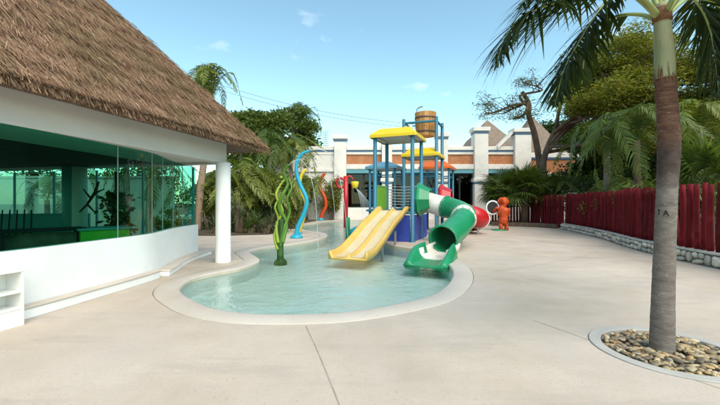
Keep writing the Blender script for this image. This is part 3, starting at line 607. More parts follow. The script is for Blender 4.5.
for p, h in (((3.05, 14.05), 1.0), ((3.66, 13.0), 0.70), ((3.0, 11.4), 0.25)):
    mb = MB(); mb.tube([(p[0], p[1], 0), (p[0], p[1], h)], 0.045, 10); part('support_leg', mb, M['steel'], gs)
# entrance hood, faceted
hd_ = MB(); c = B + e2 * 0.78 + Z * 1.62; hd_.lathe(c + e1 * 0.02, [(0.62, 0), (0.68, 0.10), (0.60, 0.16), (0.52, 0.30), (0.40, 0.52)], 8, e1, caps=False); part('entrance_hood', hd_, M['green'], gs, solid=0.03)
# --- red tube slide behind
rs = thing('red_tube_slide', 'glossy red tube slide with white band behind the green tube', 'slide', (5.2, 17, 0))
Gr = spline([(4.05, 17.2, 1.5), (4.4, 17.1, 1.15), (4.85, 16.9, 0.98), (5.35, 16.8, 0.86), (5.68, 17.15, 0.72), (5.65, 17.8, 0.56), (5.3, 18.4, 0.46)], 6)
shell('upper_tube', Gr[:13], 0.43, M['red'], rs); shell('lower_tube', Gr[12:], 0.45, M['red'], rs)
flange(Gr[12], Gr[13] - Gr[11], 0.43, M['wplastic'], rs); flange(Gr[24], Gr[25] - Gr[23], 0.44, M['wplastic'], rs)
hd_ = MB(); c = T2[1] + e2 * 0.8 + Z * 1.66; hd_.lathe(c, [(0.62, 0), (0.70, 0.10), (0.60, 0.18), (0.42, 0.55)], 8, e1, caps=False); part('entrance_hood', hd_, M['red'], rs, solid=0.03)
mb = MB(); mb.tube([(5.55, 16.95, 0), (5.55, 16.95, 0.45)], 0.05, 10); part('support_leg', mb, M['steel'], rs)
# --- tipping bucket
tb = thing('tipping_bucket', 'large wooden stave bucket hung from the blue frame over the tower', 'bucket', (2.85, 16.9, 4.7))
for k, z in ((0, 5.16),):
    for a, b in ((T2[0], T2[1]), (T2[1], T2[2])):
        mb = MB(); mb.tube([a + Z * z, b + Z * (z + 0.0)], 0.055, 10); part('crossbar', mb, M['blue'], tw)
    mb = MB(); mb.tube([T2[0] + Z * 5.16 + e1 * 0.05, T2[3] + Z * 5.16], 0.05, 10); part('crossbar', mb, M['blue'], tw)
bc = mid(T2) + Z * 5.15 + e1 * 0.12 - e2 * 0.1; nst = 18
for k in range(nst):
    a0 = 2 * math.pi * (k + 0.04) / nst; a1 = 2 * math.pi * (k + 0.96) / nst; am = (a0 + a1) / 2; vs = []
    for z, r in ((-0.55, 0.42), (-0.1, 0.475), (0.55, 0.50)):
        for rr_ in (r, r - 0.035):
            for a_ in (a0, am, a1): vs.append(bc + Vector((math.cos(a_) * rr_, math.sin(a_) * rr_, z)))
    fs = []
    for i in (0, 6):
        fs += [(i, i + 1, i + 7, i + 6), (i + 1, i + 2, i + 8, i + 7), (i + 4, i + 3, i + 9, i + 10), (i + 5, i + 4, i + 10, i + 11), (i + 3, i, i + 6, i + 9), (i + 2, i + 5, i + 11, i + 8)]
    fs += [(12, 13, 16, 15), (13, 14, 17, 16), (1, 0, 3, 4), (2, 1, 4, 5)]
    mb = MB(); mb.add(vs, fs); part('stave', mb, M['bucket'], tb)
mb = MB(); mb.lathe(bc + Z * -0.52, [(0.40, 0), (0.40, 0.04)], 18); part('bottom', mb, M['bucket'], tb)
for z, r in ((-0.35, 0.45), (0.30, 0.492)):
    mb = MB(); mb.lathe(bc + Z * z, [(r, -0.04), (r + 0.012, -0.04), (r + 0.014, 0.04), (r, 0.04)], 28, caps=False); part('hoop', mb, M['hoop'], tb, True)
mb = MB(); mb.tube([bc - e1 * 0.62 , bc + e1 * 0.62], 0.035, 8); part('axle', mb, M['steel'], tb)
mb = MB(); fp = mid(T2) - e1 * 0.35 + e2 * 0.1; mb.tube(spline([fp + Z * 5.2, fp + Z * 5.9, fp + Z * 6.05 + e1 * 0.12, fp + Z * 6.08 + e1 * 0.3], 5), 0.03, 8); part('fill_pipe', mb, M['steel'], tw)

# ------------------------------------------------------------------ spray toys in and beside the pool
def jet(parent, pts, r=0.012):
    mb = MB(); p = spline(pts, 6); mb.tube(p, lerp_list([r, r * 1.2, r * 0.8], len(p)), 6); return part('water_jet', mb, M['jet'], parent, True)
bp_ = thing('spray_pipe', 'tall wavy turquoise spray pipe on the pool peninsula', 'spray pipe', (-2.6, 15.2, 0))
pts = spline([(-2.68, 15.2, 0.0), (-2.62, 15.2, 0.45), (-2.32, 15.2, 1.15), (-2.26, 15.2, 1.65), (-2.5, 15.2, 2.2), (-2.68, 15.2, 2.75), (-2.66, 15.2, 3.2), (-2.45, 15.2, 3.55), (-2.15, 15.2, 3.68)], 6)
part('pipe', MB().tube(pts, lerp_list([0.11, 0.095, 0.088, 0.08, 0.072, 0.05], len(pts)), 14), M['turq'], bp_, True)
part('foot', MB().lathe((-2.68, 15.2, 0.0), [(0.27, 0), (0.27, 0.06), (0.2, 0.12), (0.13, 0.16)], 20), M['turq'], bp_, True)
jet(bp_, [(-2.15, 15.2, 3.68), (-1.7, 15.2, 3.74), (-1.3, 15.2, 3.55), (-1.0, 15.2, 3.0), (-0.75, 15.2, 2.0), (-0.6, 15.2, 0.9), (-0.5, 15.2, -0.1)], 0.014)
yp = thing('spray_pipe', 'thin yellow curved spray pipe behind the turquoise one', 'spray pipe', (-2.75, 17.2, 0))
pts = spline([(-2.95, 17.2, 0.0), (-2.7, 17.2, 0.8), (-2.6, 17.2, 1.5), (-2.85, 17.2, 2.2), (-2.8, 17.2, 2.8), (-2.55, 17.2, 3.1)], 6)
part('pipe', MB().tube(pts, lerp_list([0.10, 0.08, 0.06], len(pts)), 12), M['yelpipe'], yp, True)
part('foot', MB().lathe((-2.95, 17.2, 0.0), [(0.2, 0), (0.2, 0.05), (0.11, 0.1)], 16), M['turq'], yp, True)
jet(yp, [(-2.55, 17.2, 3.1), (-2.2, 17.2, 3.35), (-1.8, 17.2, 3.3), (-1.45, 17.2, 2.7), (-1.25, 17.2, 1.5), (-1.15, 17.2, -0.1)])
rp = thing('spray_pipe', 'orange red wavy spray pipe at the far pool edge', 'spray pipe', (-3.3, 30.2, 0))
pts = spline([(-3.3, 30.2, 0), (-3.15, 30.2, 0.6), (-2.85, 30.2, 1.3), (-3.0, 30.2, 2.0), (-3.35, 30.2, 2.7), (-3.3, 30.2, 3.4), (-2.95, 30.2, 3.95)], 6)
part('pipe', MB().tube(pts, lerp_list([0.17, 0.15, 0.12], len(pts)), 12), M['redpipe'], rp, True)
part('foot', MB().lathe((-3.3, 30.2, 0), [(0.3, 0), (0.3, 0.1), (0.18, 0.2)], 16), M['turq'], rp, True)
# twisting seaweed fountain
vf = thing('seaweed_fountain', 'twisting green and lime stems of the seaweed fountain standing in the water', 'fountain', (-2.37, 10.75, -0.36))
part('stump', MB().tube(spline([(-2.37, 10.75, -0.36), (-2.38, 10.75, 0.2), (-2.34, 10.75, 0.7), (-2.36, 10.75, 1.0)], 5), [0.105 - 0.002 * i for i in range(16)], 14), M['vinedark'], vf, True)
part('foot', MB().lathe((-2.37, 10.75, -0.36), [(0.19, 0), (0.19, 0.10), (0.14, 0.16), (0.10, 0.18)], 20), M['vinedark'], vf, True)
for cxs, mm, r in (([(-2.30, 0.3), (-2.22, 0.9), (-2.42, 1.35), (-2.28, 1.75), (-2.18, 2.05), (-2.27, 2.4), (-2.12, 2.62)], 'vine', 0.06),
                   ([(-2.42, 0.3), (-2.50, 0.8), (-2.33, 1.25), (-2.48, 1.7), (-2.40, 2.0), (-2.22, 2.25)], 'vinelime', 0.05),
                   ([(-2.36, 0.2), (-2.28, 0.7), (-2.12, 1.2), (-2.16, 1.6), (-2.04, 1.95), (-2.14, 2.2)], 'vine', 0.045),
                   ([(-2.44, 0.1), (-2.55, 0.5), (-2.46, 1.0), (-2.52, 1.35), (-2.43, 1.6)], 'vinelime', 0.045)):
    n_ = len(cxs); pts = spline([(x, 10.75 + 0.10 * math.sin(2.1 * i + r * 90), z) for i, (x, z) in enumerate(cxs)], 6)
    part('stem', MB().tube(pts, lerp_list([r * 1.0, r * 0.8, r * 0.5], len(pts)), 10), M[mm], vf, True)
for k in range(7):
    z = 0.55 + 0.28 * k; a_ = k * 2.4; p = Vector((-2.34 + 0.12 * math.cos(a_), 10.75 + 0.12 * math.sin(a_), z)); d = Vector((math.cos(a_), math.sin(a_), 0.5)); w = Vector((-math.sin(a_), math.cos(a_), 0)) * 0.05
    mb = MB(); mb.add([p, p + d * 0.1 + w, p + d * 0.22, p + d * 0.1 - w, p + d * 0.1 + Z * 0.03], [(0, 1, 4), (1, 2, 4), (2, 3, 4), (3, 0, 4), (0, 3, 2, 1)]); part('leaf', mb, M['vinelime'], vf)
jet(vf, [(-2.12, 10.75, 2.62), (-1.95, 10.75, 2.75), (-1.7, 10.75, 2.72), (-1.45, 10.75, 2.2), (-1.3, 10.75, 1.2), (-1.25, 10.75, -0.1)], 0.008)
# red shower pole
rpz = thing('shower_pole', 'red shower pole with ring and yellow spraying bucket', 'shower', (-1.05, 26.6, -0.36))
part('pole', MB().tube([(-1.05, 26.6, -0.36), (-1.05, 26.6, 3.45)], 0.17, 14), M['red'], rpz, True)
part('ring', MB().tube([(-1.42 + 0.30 * math.cos(t_ / 16 * 2 * math.pi), 26.55, 2.95 + 0.36 * math.sin(t_ / 16 * 2 * math.pi)) for t_ in range(16)], 0.085, 8, closed=True), M['red'], rpz, True)
part('arm', MB().tube(spline([(-1.05, 26.6, 3.35), (-0.75, 26.6, 3.45), (-0.5, 26.6, 3.2)], 5), 0.06, 8), M['red'], rpz, True)
part('spray_bucket', MB().lathe((-0.38, 26.6, 2.55), [(0.16, 0), (0.22, 0.1), (0.30, 0.45), (0.24, 0.5)], 14), M['yelpipe'], rpz, True)
for k in range(7):
    jet(rpz, [(-0.32, 26.6, 2.6), (-0.1 + 0.05 * k, 26.6 + 0.05 * (k % 3), 2.1), (0.1 + 0.12 * k, 26.6, 1.2), (0.22 + 0.15 * k, 26.6, -0.1)], 0.013)
gp = MB(); gp.lathe((-0.60, 17.7, -0.36), [(0.11, 0), (0.11, 1.1), (0.085, 1.13), (0.0, 1.14)], 16); solo('spray_post', gp, M['green'], 'short green spray post standing in the pool', 'spray post', loc=(-0.6, 17.7, -0.36), smooth=True)
bd = thing('splash_dome', 'low turquoise splash dome at the left of the yellow slide', 'play feature', (0.15, 18.6, -0.36))
part('shell', MB().lathe((0.15, 18.6, -0.36), [(0.75, 0), (0.74, 0.28), (0.66, 0.46), (0.45, 0.60), (0.2, 0.66), (0.01, 0.67)], 20), M['turq'], bd, True)
part('nozzle', MB().lathe((0.15, 18.6, 0.30), [(0.06, 0), (0.06, 0.10), (0.03, 0.12)], 10), M['steel'], bd, True)
# orange sculpted figure
of = thing('play_figure', 'orange lumpy sculpted play figure with dark ring beside the red slide', 'sculpture', (7.65, 19.4, 0))
ocx = 7.72
bmp = MB(); bmp.lathe((ocx, 19.4, 0.30), [(0.02, 0), (0.22, 0.03), (0.30, 0.14), (0.33, 0.28), (0.24, 0.42), (0.33, 0.55), (0.40, 0.70), (0.36, 0.86), (0.20, 0.98), (0.16, 1.04), (0.26, 1.12), (0.32, 1.26), (0.28, 1.40), (0.14, 1.49), (0.02, 1.52)], 26)
bmp.v = [((v[0] - ocx) * 0.78 + ocx, (v[1] - 19.4) * 0.78 + 19.4, v[2]) for v in bmp.v]
bmp.v = [tuple(Vector(v) + Vector(mnoise.noise_vector(Vector(v) * 4.5)) * 0.11) for v in bmp.v]; part('body', bmp, M['figure'], of, True)
for sg in (-1, 1):
    part('leg', MB().tube([(ocx + 0.12 * sg, 19.4, 0.4), (ocx + 0.15 * sg, 19.36, 0.2), (ocx + 0.13 * sg, 19.3, 0.0)], [0.12, 0.10, 0.12], 10), M['figure'], of, True)
part('arm', MB().tube(spline([(ocx - 0.26, 19.3, 1.15), (ocx - 0.45, 19.2, 1.2), (7.2, 19.45, 1.0)], 5), 0.07, 8), M['figure'], of, True)
part('ring', MB().tube([(7.18 + 0.34 * math.cos(t_ / 18 * 2 * math.pi), 19.5, 1.22 + 0.36 * math.sin(t_ / 18 * 2 * math.pi)) for t_ in range(18)], 0.045, 8, closed=True), M['white'], of, True)
part('disc', MB().lathe((7.18, 19.52, 1.22), [(0.32, -0.02), (0.32, 0.02)], 18, (0, 1, 0)), M['dark'], of)

part('base', MB().lathe((7.5, 19.4, 0), [(0.42, 0), (0.40, 0.05), (0.1, 0.07)], 16), M['green'], of, True)

# ------------------------------------------------------------------ low white building at the back
BY = 32.0
def zx(px, d=BY): return (px - 360) / 360 * d
def zz(py, d=BY): return 1.5 + (202.5 - py) / 360 * d
bb = thing('resort_building', 'long white building with pillars, terracotta panels and dark green windows', 'building', (6, BY, 0))
def bxw(name, x0, x1, y0, y1, z0, z1, m, parent=None, **kw):
    mb = MB(); mb.box(((x0 + x1) / 2, (y0 + y1) / 2, (z0 + z1) / 2), (x1 - x0, y1 - y0, z1 - z0)); return part(name, mb, M[m], parent or bb, **kw)
PX = [(340.5, 7.4, 12), (386.5, 7.4, 10), (441.5, 7.6, 10), (479.5, 8.1, 13.5), (520.5, 8.0, 16)]
XL, XR = zx(318), zx(545)
for i, (px, top, w) in enumerate(PX):
    x = zx(px); hw = w / 360 * BY / 2
    o = bxw('pillar', x - hw, x + hw, BY - 0.55, BY + 0.5, 0, top - 0.35, 'bwhite', bevel=0.03)
    bxw('base_moulding', x - hw - 0.12, x + hw + 0.12, BY - 0.67, BY + 0.4, 3.32, 3.62, 'bwhite', o, bevel=0.03)
    bxw('stripe', x - hw - 0.02, x + hw + 0.02, BY - 0.57, BY + 0.42, 3.12, 3.24, 'bandblue', o)
    bxw('capital', x - hw - 0.14, x + hw + 0.14, BY - 0.69, BY + 0.64, top - 0.35, top, 'bwhite', o, bevel=0.03)
    bxw('stripe', x - hw - 0.03, x + hw + 0.03, BY - 0.58, BY + 0.53, top - 0.56, top - 0.42, 'bandblue', o)
xs = [XL - 4] + [zx(p[0]) for p in PX] + [XR + 8]
for i in range(len(xs) - 1):
    a = xs[i] + (PX[i - 1][2] / 720 * BY + 0.01 if i else 0); b = xs[i + 1] - (PX[i][2] / 720 * BY + 0.01 if i < len(PX) else 0)
    if i == len(xs) - 2: break
    far0 = i == 0
    bxw('parapet', a, b, BY - 0.3, BY + 0.35, 6.12, 6.45, 'bwhite', bevel=0.03)
    bxw('stripe', a, b, BY - 0.24, BY + 0.3, 5.99, 6.118, 'bandblue')
    bxw('parapet_wall', a, b, BY - 0.2, BY + 0.28, 5.75, 5.988, 'bwhite')
    if far0: bxw('wall', a, b, BY - 0.15, BY + 0.25, 0, 5.749, 'bwhite'); bxw('cornice', a, b, BY - 0.32, BY - 0.152, 4.2, 4.5, 'bwhite', bevel=0.03); continue
    bxw('terracotta_panel', a, b, BY - 0.1, BY + 0.25, 4.86, 5.748, 'brick')
    bxw('cornice', a, b, BY - 0.42, BY + 0.25, 4.42, 4.858, 'bwhite', bevel=0.04)
    bxw('awning_band', a, b, BY - 0.36, BY + 0.2, 4.08, 4.418, 'bandteal')
    bxw('sill_wall', a, b, BY - 0.12, BY + 0.25, 0, 1.05, 'bwhite')
    nw = max(2, round((b - a) / 1.7)); ww = (b - a) / nw
    for k in range(nw):
        x0 = a + k * ww
        wf = MB()
        for c, d in (((x0 + ww / 2, BY + 0.05, 1.09), (ww, 0.1, 0.07)), ((x0 + ww / 2, BY + 0.05, 4.04), (ww, 0.1, 0.07)), ((x0 + 0.035, BY + 0.05, 2.565), (0.068, 0.1, 2.87)), ((x0 + ww - 0.036, BY + 0.05, 2.565), (0.068, 0.1, 2.87))): wf.box(c, d)
        wo_ = part('window', wf, M['dark'], bb)
        pn = MB(); pn.add([(x0 + 0.07, BY + 0.06, 1.12), (x0 + ww - 0.07, BY + 0.06, 1.12), (x0 + ww - 0.07, BY + 0.06, 4.0), (x0 + 0.07, BY + 0.06, 4.0)], [(0, 1, 2, 3)]); part('pane', pn, M['winglass'], wo_)
    # room behind the glass: tables and a rear wall

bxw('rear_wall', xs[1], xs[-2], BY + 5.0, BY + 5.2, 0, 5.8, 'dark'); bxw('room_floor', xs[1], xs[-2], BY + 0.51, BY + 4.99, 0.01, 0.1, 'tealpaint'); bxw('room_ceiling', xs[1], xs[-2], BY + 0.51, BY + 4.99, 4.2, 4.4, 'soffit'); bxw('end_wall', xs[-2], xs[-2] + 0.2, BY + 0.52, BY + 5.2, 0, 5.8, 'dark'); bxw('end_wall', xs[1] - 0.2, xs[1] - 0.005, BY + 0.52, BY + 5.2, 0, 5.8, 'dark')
bxw('roof_slab', xs[0], xs[-2], BY + 0.36, BY + 12, 5.9, 6.1, 'bwhite')
# lower wing behind the big tree
W0, W1 = zx(528, 33.5), zx(579, 33.5)
bxw('wing_parapet', W0, W1, 33.2, 33.9, 5.65, 6.1, 'bwhite', bevel=0.03); bxw('stripe', W0, W1, 33.25, 33.8, 5.5, 5.648, 'bandblue'); bxw('terracotta_panel', W0, W1, 33.35, 33.8, 4.25, 5.498, 'brick')
bxw('wing_cornice', W0, W1, 33.1, 33.8, 3.85, 4.248, 'bwhite', bevel=0.03); bxw('wing_wall', W0, W1, 33.4, 33.8, 0, 3.848, 'bwhite')
# pyramid roofs of thatch behind the parapet
for nm, px, d, half, z0, z1 in (('thatch_roof', 487, 37, 3.1, 6.2, 9.9), ('thatch_roof', 531, 37, 2.6, 6.2, 10.3), ('thatch_roof', 548, 36, 2.2, 5.5, 7.9)):
    x = zx(px, d); mb = MB(); vs = []; nn_ = 8
    for i in range(nn_ + 1):
        k = half * (1 - i / nn_ * 0.985)
        for q in range(16):
            s_ = q // 4; t_ = (q % 4) / 4; cs = [(-1, -1), (1, -1), (1, 1), (-1, 1)]; p0, p1 = cs[s_], cs[(s_ + 1) % 4]
            vs.append((x + (p0[0] + (p1[0] - p0[0]) * t_) * k + random.uniform(-.05, .05), d + (p0[1] + (p1[1] - p0[1]) * t_) * k, z0 + (z1 - z0) * i / nn_ + random.uniform(-.06, .06)))
    mb.add(vs, [(i * 16 + q, i * 16 + (q + 1) % 16, (i + 1) * 16 + (q + 1) % 16, (i + 1) * 16 + q) for i in range(nn_) for q in range(16)]); part(nm, mb, M['farthatch'], bb)
# gable trim on the last pillar
mb = MB(); x = zx(520.5); mb.add([(x - 2.2, BY - 0.5, 6.5), (x - 0.8, BY - 0.5, 7.9), (x - 0.8, BY - 0.5, 7.6), (x - 2.2, BY - 0.5, 6.2), (x - 2.2, BY + 0.2, 6.5), (x - 0.8, BY + 0.2, 7.9), (x - 0.8, BY + 0.2, 7.6), (x - 2.2, BY + 0.2, 6.2)], [(0, 3, 2, 1), (4, 5, 6, 7), (0, 1, 5, 4), (3, 7, 6, 2), (0, 4, 7, 3)]); part('gable_trim', mb, M['bwhite'], bb)
# antenna mast and cables
ms = thing('antenna_mast', 'thin lattice antenna mast above the trees by the first pillar', 'mast', (zx(325, 70), 70, 0))
for ox, oy in ((-0.35, 0), (0.35, 0), (0, 0.5)): part('rail', MB().tube([(zx(325, 70) + ox, 70 + oy, 0), (zx(325, 70) + ox, 70 + oy, zz(131, 70))], 0.06, 5), M['steel'], ms)
for k in range(9): part('antenna', MB().tube([(zx(325, 70) - 0.9 + 0.2 * (k % 3), 70, zz(148, 70) + 0.42 * k), (zx(325, 70) + 0.9 - 0.15 * (k % 2), 70, zz(148, 70) + 0.42 * k)], 0.05, 5), M['steel'], ms)
for k, (x0, z0, x1, z1) in enumerate(((-22, 18.6, 9, 12.2), (-22, 17.9, 9, 11.7))):
    n_ = 16; p = [(x0 + (x1 - x0) * i / n_, 50, z0 + (z1 - z0) * i / n_ - 1.0 * math.sin(math.pi * i / n_)) for i in range(n_ + 1)]
    solo('overhead_cable', MB().tube(p, 0.022, 5), M['dark'], ('upper' if k == 0 else 'lower') + ' thin dark overhead cable crossing the sky behind the palms', 'cable', 'overhead cables')

# ------------------------------------------------------------------ red log fence on a rubble wall
FP = spline([(7.95, 5.2, 0), (8.05, 7.2, 0), (8.14, 8.2, 0), (8.32, 9.4, 0), (8.68, 11.0, 0), (9.2, 12.6, 0), (9.9, 14.5, 0), (10.7, 17.3, 0), (11.4, 20.3, 0)], 10)
cum = [0]
for i in range(1, len(FP)): cum.append(cum[-1] + (FP[i] - FP[i - 1]).length)
def at(line, cu, s):
    s = max(0, min(s, cu[-1] - 1e-4)); i = max(k for k in range(len(cu)) if cu[k] <= s); i = min(i, len(line) - 2)
    t = (s - cu[i]) / (cu[i + 1] - cu[i]); d = (line[i + 1] - line[i]).normalized(); return line[i].lerp(line[i + 1], t), d
rw = thing('rubble_wall', 'low rubble stone wall under the crimson log fence', 'wall', (9, 12, 0))
part('mortar_core', MB().sweep(FP, [(0.02, 0), (0.02, 0.30), (0.38, 0.30), (0.38, 0)]), M['core'], rw)
part('mortar_cap', MB().sweep(FP, [(-0.03, 0.302), (-0.02, 0.335), (0.40, 0.34), (0.40, 0.302)]), M['mortar'], rw)
def stone_mesh(seed):
    rg_ = random.Random(seed); bm = bmesh.new(); bmesh.ops.create_icosphere(bm, subdivisions=2, radius=1)
    for v in bm.verts:
        c = v.co; k = 1 / max(abs(c.x), abs(c.y), abs(c.z)); c *= (0.22 + 0.78 * k) * 0.66; c += Vector(mnoise.noise_vector(c * 1.1 + Vector((seed * 7, 0, 0)))) * 0.20
    me = bpy.data.meshes.new('stone'); bm.to_mesh(me); bm.free(); me.materials.append(M['stone']); me.shade_smooth(); return me
SM = [stone_mesh(i) for i in range(8)]
def stone(s, w, z, hh):
    p, d = at(FP, cum, s + w / 2); nr = Vector((d.y, -d.x, 0)); o = bpy.data.objects.new('stone', random.choice(SM)); link(o, rw)
    o.location = p - nr * (0.01 + random.uniform(0, 0.025)) + Vector((0, 0, z)) - BASE[rw.name]; o.scale = (w / 2 * 1.25, 0.09, hh / 2 * 1.25)
    o.rotation_euler = (random.uniform(-.12, .12), random.uniform(-.22, .22), math.atan2(d.y, d.x) + random.choice((0, math.pi)))
s = 0.4
while s < cum[-1]:
    w = random.uniform(0.2, 0.42)
    if random.random() < 0.35: stone(s, w * 0.8, 0.15, 0.27); s += w * 0.8 + 0.015; continue
    h1 = random.uniform(0.11, 0.18); stone(s, w, h1 / 2, h1 - 0.01)
    if random.random() < 0.5: stone(s, w * 0.95, (h1 + 0.30) / 2, 0.29 - h1)
    else: stone(s, w * 0.45, (h1 + 0.30) / 2, 0.29 - h1); stone(s + w * 0.52, w * 0.45, (h1 + 0.30) / 2, 0.29 - h1)
    s += w + 0.015
lf = thing('log_fence', 'crimson painted log fence running along the right side', 'fence', (9, 12, 0.33))
def log_mesh(seed, h=1.6):
    rg_ = random.Random(seed); mb = MB(); n_ = 7; pts = []; bx_, by_ = rg_.uniform(-.015, .015), rg_.uniform(-.015, .015)
    for i in range(n_): pts.append((bx_ * math.sin(i * 1.1 + seed), by_ * math.cos(i * 0.9), h * i / (n_ - 1)))
    r0 = rg_.uniform(0.92, 1.05); mb.tube(pts, [0.080 * r0 * (1 - 0.02 * i + 0.03 * math.sin(i * 2 + seed)) for i in range(n_ - 1)] + [0.066 * r0], 12)
    me = mesh_from('post', mb.v, mb.f, M['fence'], True); return me
LM = [log_mesh(i) for i in range(7)]
def logs(line, step, z0, zt, scale=1.0, parent=lf):
    cu = [0]
    for i in range(1, len(line)): cu.append(cu[-1] + (line[i] - line[i - 1]).length)
    s = 0.1
    while s < cu[-1]:
        p, d = at(line, cu, s); nr = Vector((d.y, -d.x, 0)); k = scale * random.uniform(0.82, 1.12)
        o = bpy.data.objects.new('post', random.choice(LM)); link(o, parent); o.location = Vector((p.x, p.y, z0)) + nr * (0.2 + random.uniform(-.015, .015)) - BASE[parent.name]
        o.scale = (k, k, (zt - z0 + random.gauss(0, 0.024)) / 1.6); o.rotation_euler = (random.gauss(0, .012), random.gauss(0, .012), random.uniform(0, 6.28)); s += step * k * random.uniform(0.95, 1.12)
logs(FP, 0.250, 0.34, 1.95)
F2 = [Vector((11.4, 20.5, 0)), Vector((11.3, 22.5, 0)), Vector((10.6, 24.5, 0)), Vector((9.3, 26.4, 0))]
lf2 = thing('log_fence', 'distant crimson log fence with open gaps behind the bushy palm', 'fence', (10.5, 24, 0))
logs(spline(F2, 6), 0.27, 0.03, 1.95, 0.85, lf2)
mb = MB(); mb.sweep(spline(F2, 6), [(0.14, 1.2), (0.14, 1.28), (0.26, 1.28), (0.26, 1.2)]); part('rail', mb, M['fence'], lf2)
mb = MB(); mb.tube([(8.02, 6.9, 0), (8.0, 6.9, 1.86)], [0.12, 0.11], 14); solo('gate_post', mb, M['fence'], 'thick dark red log post at the right picture edge in front of the fence', 'post', loc=(8.02, 6.9, 0), smooth=True)
# bed edge of stones under the bushy palm
be = spline([(8.6, 23.5, 0), (9.6, 22.7, 0), (10.7, 21.9, 0), (11.3, 20.7, 0)], 6)
solo('bed_kerb', MB().sweep(be, [(-0.15, 0), (-0.13, 0.25), (0.13, 0.25), (0.15, 0)]), M['bark'], 'dark low kerb round the bed of the bushy palm', 'kerb', bevel=0.03)

# ------------------------------------------------------------------ plants
def leaf_quads(cen, L, Wd, rg, flat=0.5, droop=0.0):
    """diamond leaves at the given centres"""
    n = len(cen); d = rg.normal(0, 1, (n, 3)); d[:, 2] = d[:, 2] * flat - droop; d /= np.linalg.norm(d, axis=1)[:, None]
    w = np.cross(d, rg.normal(0, 1, (n, 3)) + np.array([0, 0, 1.2])); w /= np.linalg.norm(w, axis=1)[:, None] + 1e-9
    l = (L * rg.uniform(0.6, 1.3, n))[:, None]; ww = (Wd * rg.uniform(0.6, 1.3, n))[:, None]
    return np.stack([cen - d * l / 2, cen + w * ww / 2, cen + d * l / 2, cen - w * ww / 2], 1).reshape(-1, 3)
def np_part(name, V, material, parent, kind=None):
    o = bpy.data.objects.new(name, fast_mesh(name, V - np.array(BASE[parent.name]), np.arange(len(V)).reshape(-1, 4), material)); link(o, parent)
    if kind: o['kind'] = kind
    return o
def tree(label, base, trunk, crowns, nleaf, leaf, L=0.2, Wd=0.09, bark='bark', r0=0.25, clumps=40, flat=0.5, cflat=0.6, csize=0.8, seed=1, group=None, name='broadleaf_tree', wander=0.5, droop=0.0, shell=0.55, twigs=0):
    rg = np.random.default_rng(seed); t = thing(name, label, 'tree', base, group)
    tp = spline(trunk, 6); mb = MB(); mb.tube(tp, lerp_list([r0, r0 * 0.8, r0 * 0.65, r0 * 0.5], len(tp)), 12); part('trunk', mb, M[bark], t, True)
    cents = []; lm = MB()
    per = max(1, clumps // len(crowns))
    for (c, rad) in crowns:
        c = np.array(c); rad = np.array(rad)
        st_ = tp[int(len(tp) * rg.uniform(0.6, 0.99))]; e = Vector(c) - Vector((0, 0, rad[2] * 0.3)); L0 = (e - st_).length
        main = spline([st_, st_.lerp(e, 0.35) + Vector(rg.normal(0, wander * 0.5, 3)), st_.lerp(e, 0.7) + Vector(rg.normal(0, wander * 0.5, 3)), e], 5)
        lm.tube(main, lerp_list([r0 * 0.42, r0 * 0.30, r0 * 0.14], len(main)), 8)
        for k in range(per):
            d = rg.normal(0, 1, 3); d /= np.linalg.norm(d); q = c + d * rad * rg.uniform(shell, 1.0); cents.append((q, csize * rg.uniform(0.6, 1.35)))
            b_ = main[int(len(main) * rg.uniform(0.45, 0.999))]; e = Vector(q); ln = (e - b_).length
            m1 = b_.lerp(e, 0.35) + Vector(rg.normal(0, 0.14 * ln, 3)); m2 = b_.lerp(e, 0.7) + Vector(rg.normal(0, 0.10 * ln, 3))
            lm.tube(spline([b_, m1, m2, e], 3), lerp_list([r0 * 0.13, r0 * 0.07, r0 * 0.025], 10), 5)
            for q2 in range(twigs):
                f_ = e + Vector(rg.normal(0, 0.5, 3)) * csize; lm.tube([m2.lerp(e, rg.random()), e.lerp(f_, 0.5) + Vector(rg.normal(0, 0.1, 3)), f_], [r0 * 0.035, r0 * 0.025, r0 * 0.012], 4)
    part('limbs', lm, M[bark], t, True)
    V = []
    tot = sum(s ** 2 for _, s in cents)
    for q, s in cents:
        n = int(nleaf * s ** 2 / tot); P = rg.normal(0, 1, (n, 3)); P /= np.linalg.norm(P, axis=1)[:, None]; P *= (rg.random(n) ** 0.45)[:, None] * s; P[:, 2] *= cflat
        P += rg.normal(0, 0.12 * s, (n, 3)); V.append(leaf_quads(q + P, L, Wd, rg, flat, droop))
    np_part('crown', np.concatenate(V), LEAF[leaf], t, 'stuff'); return t
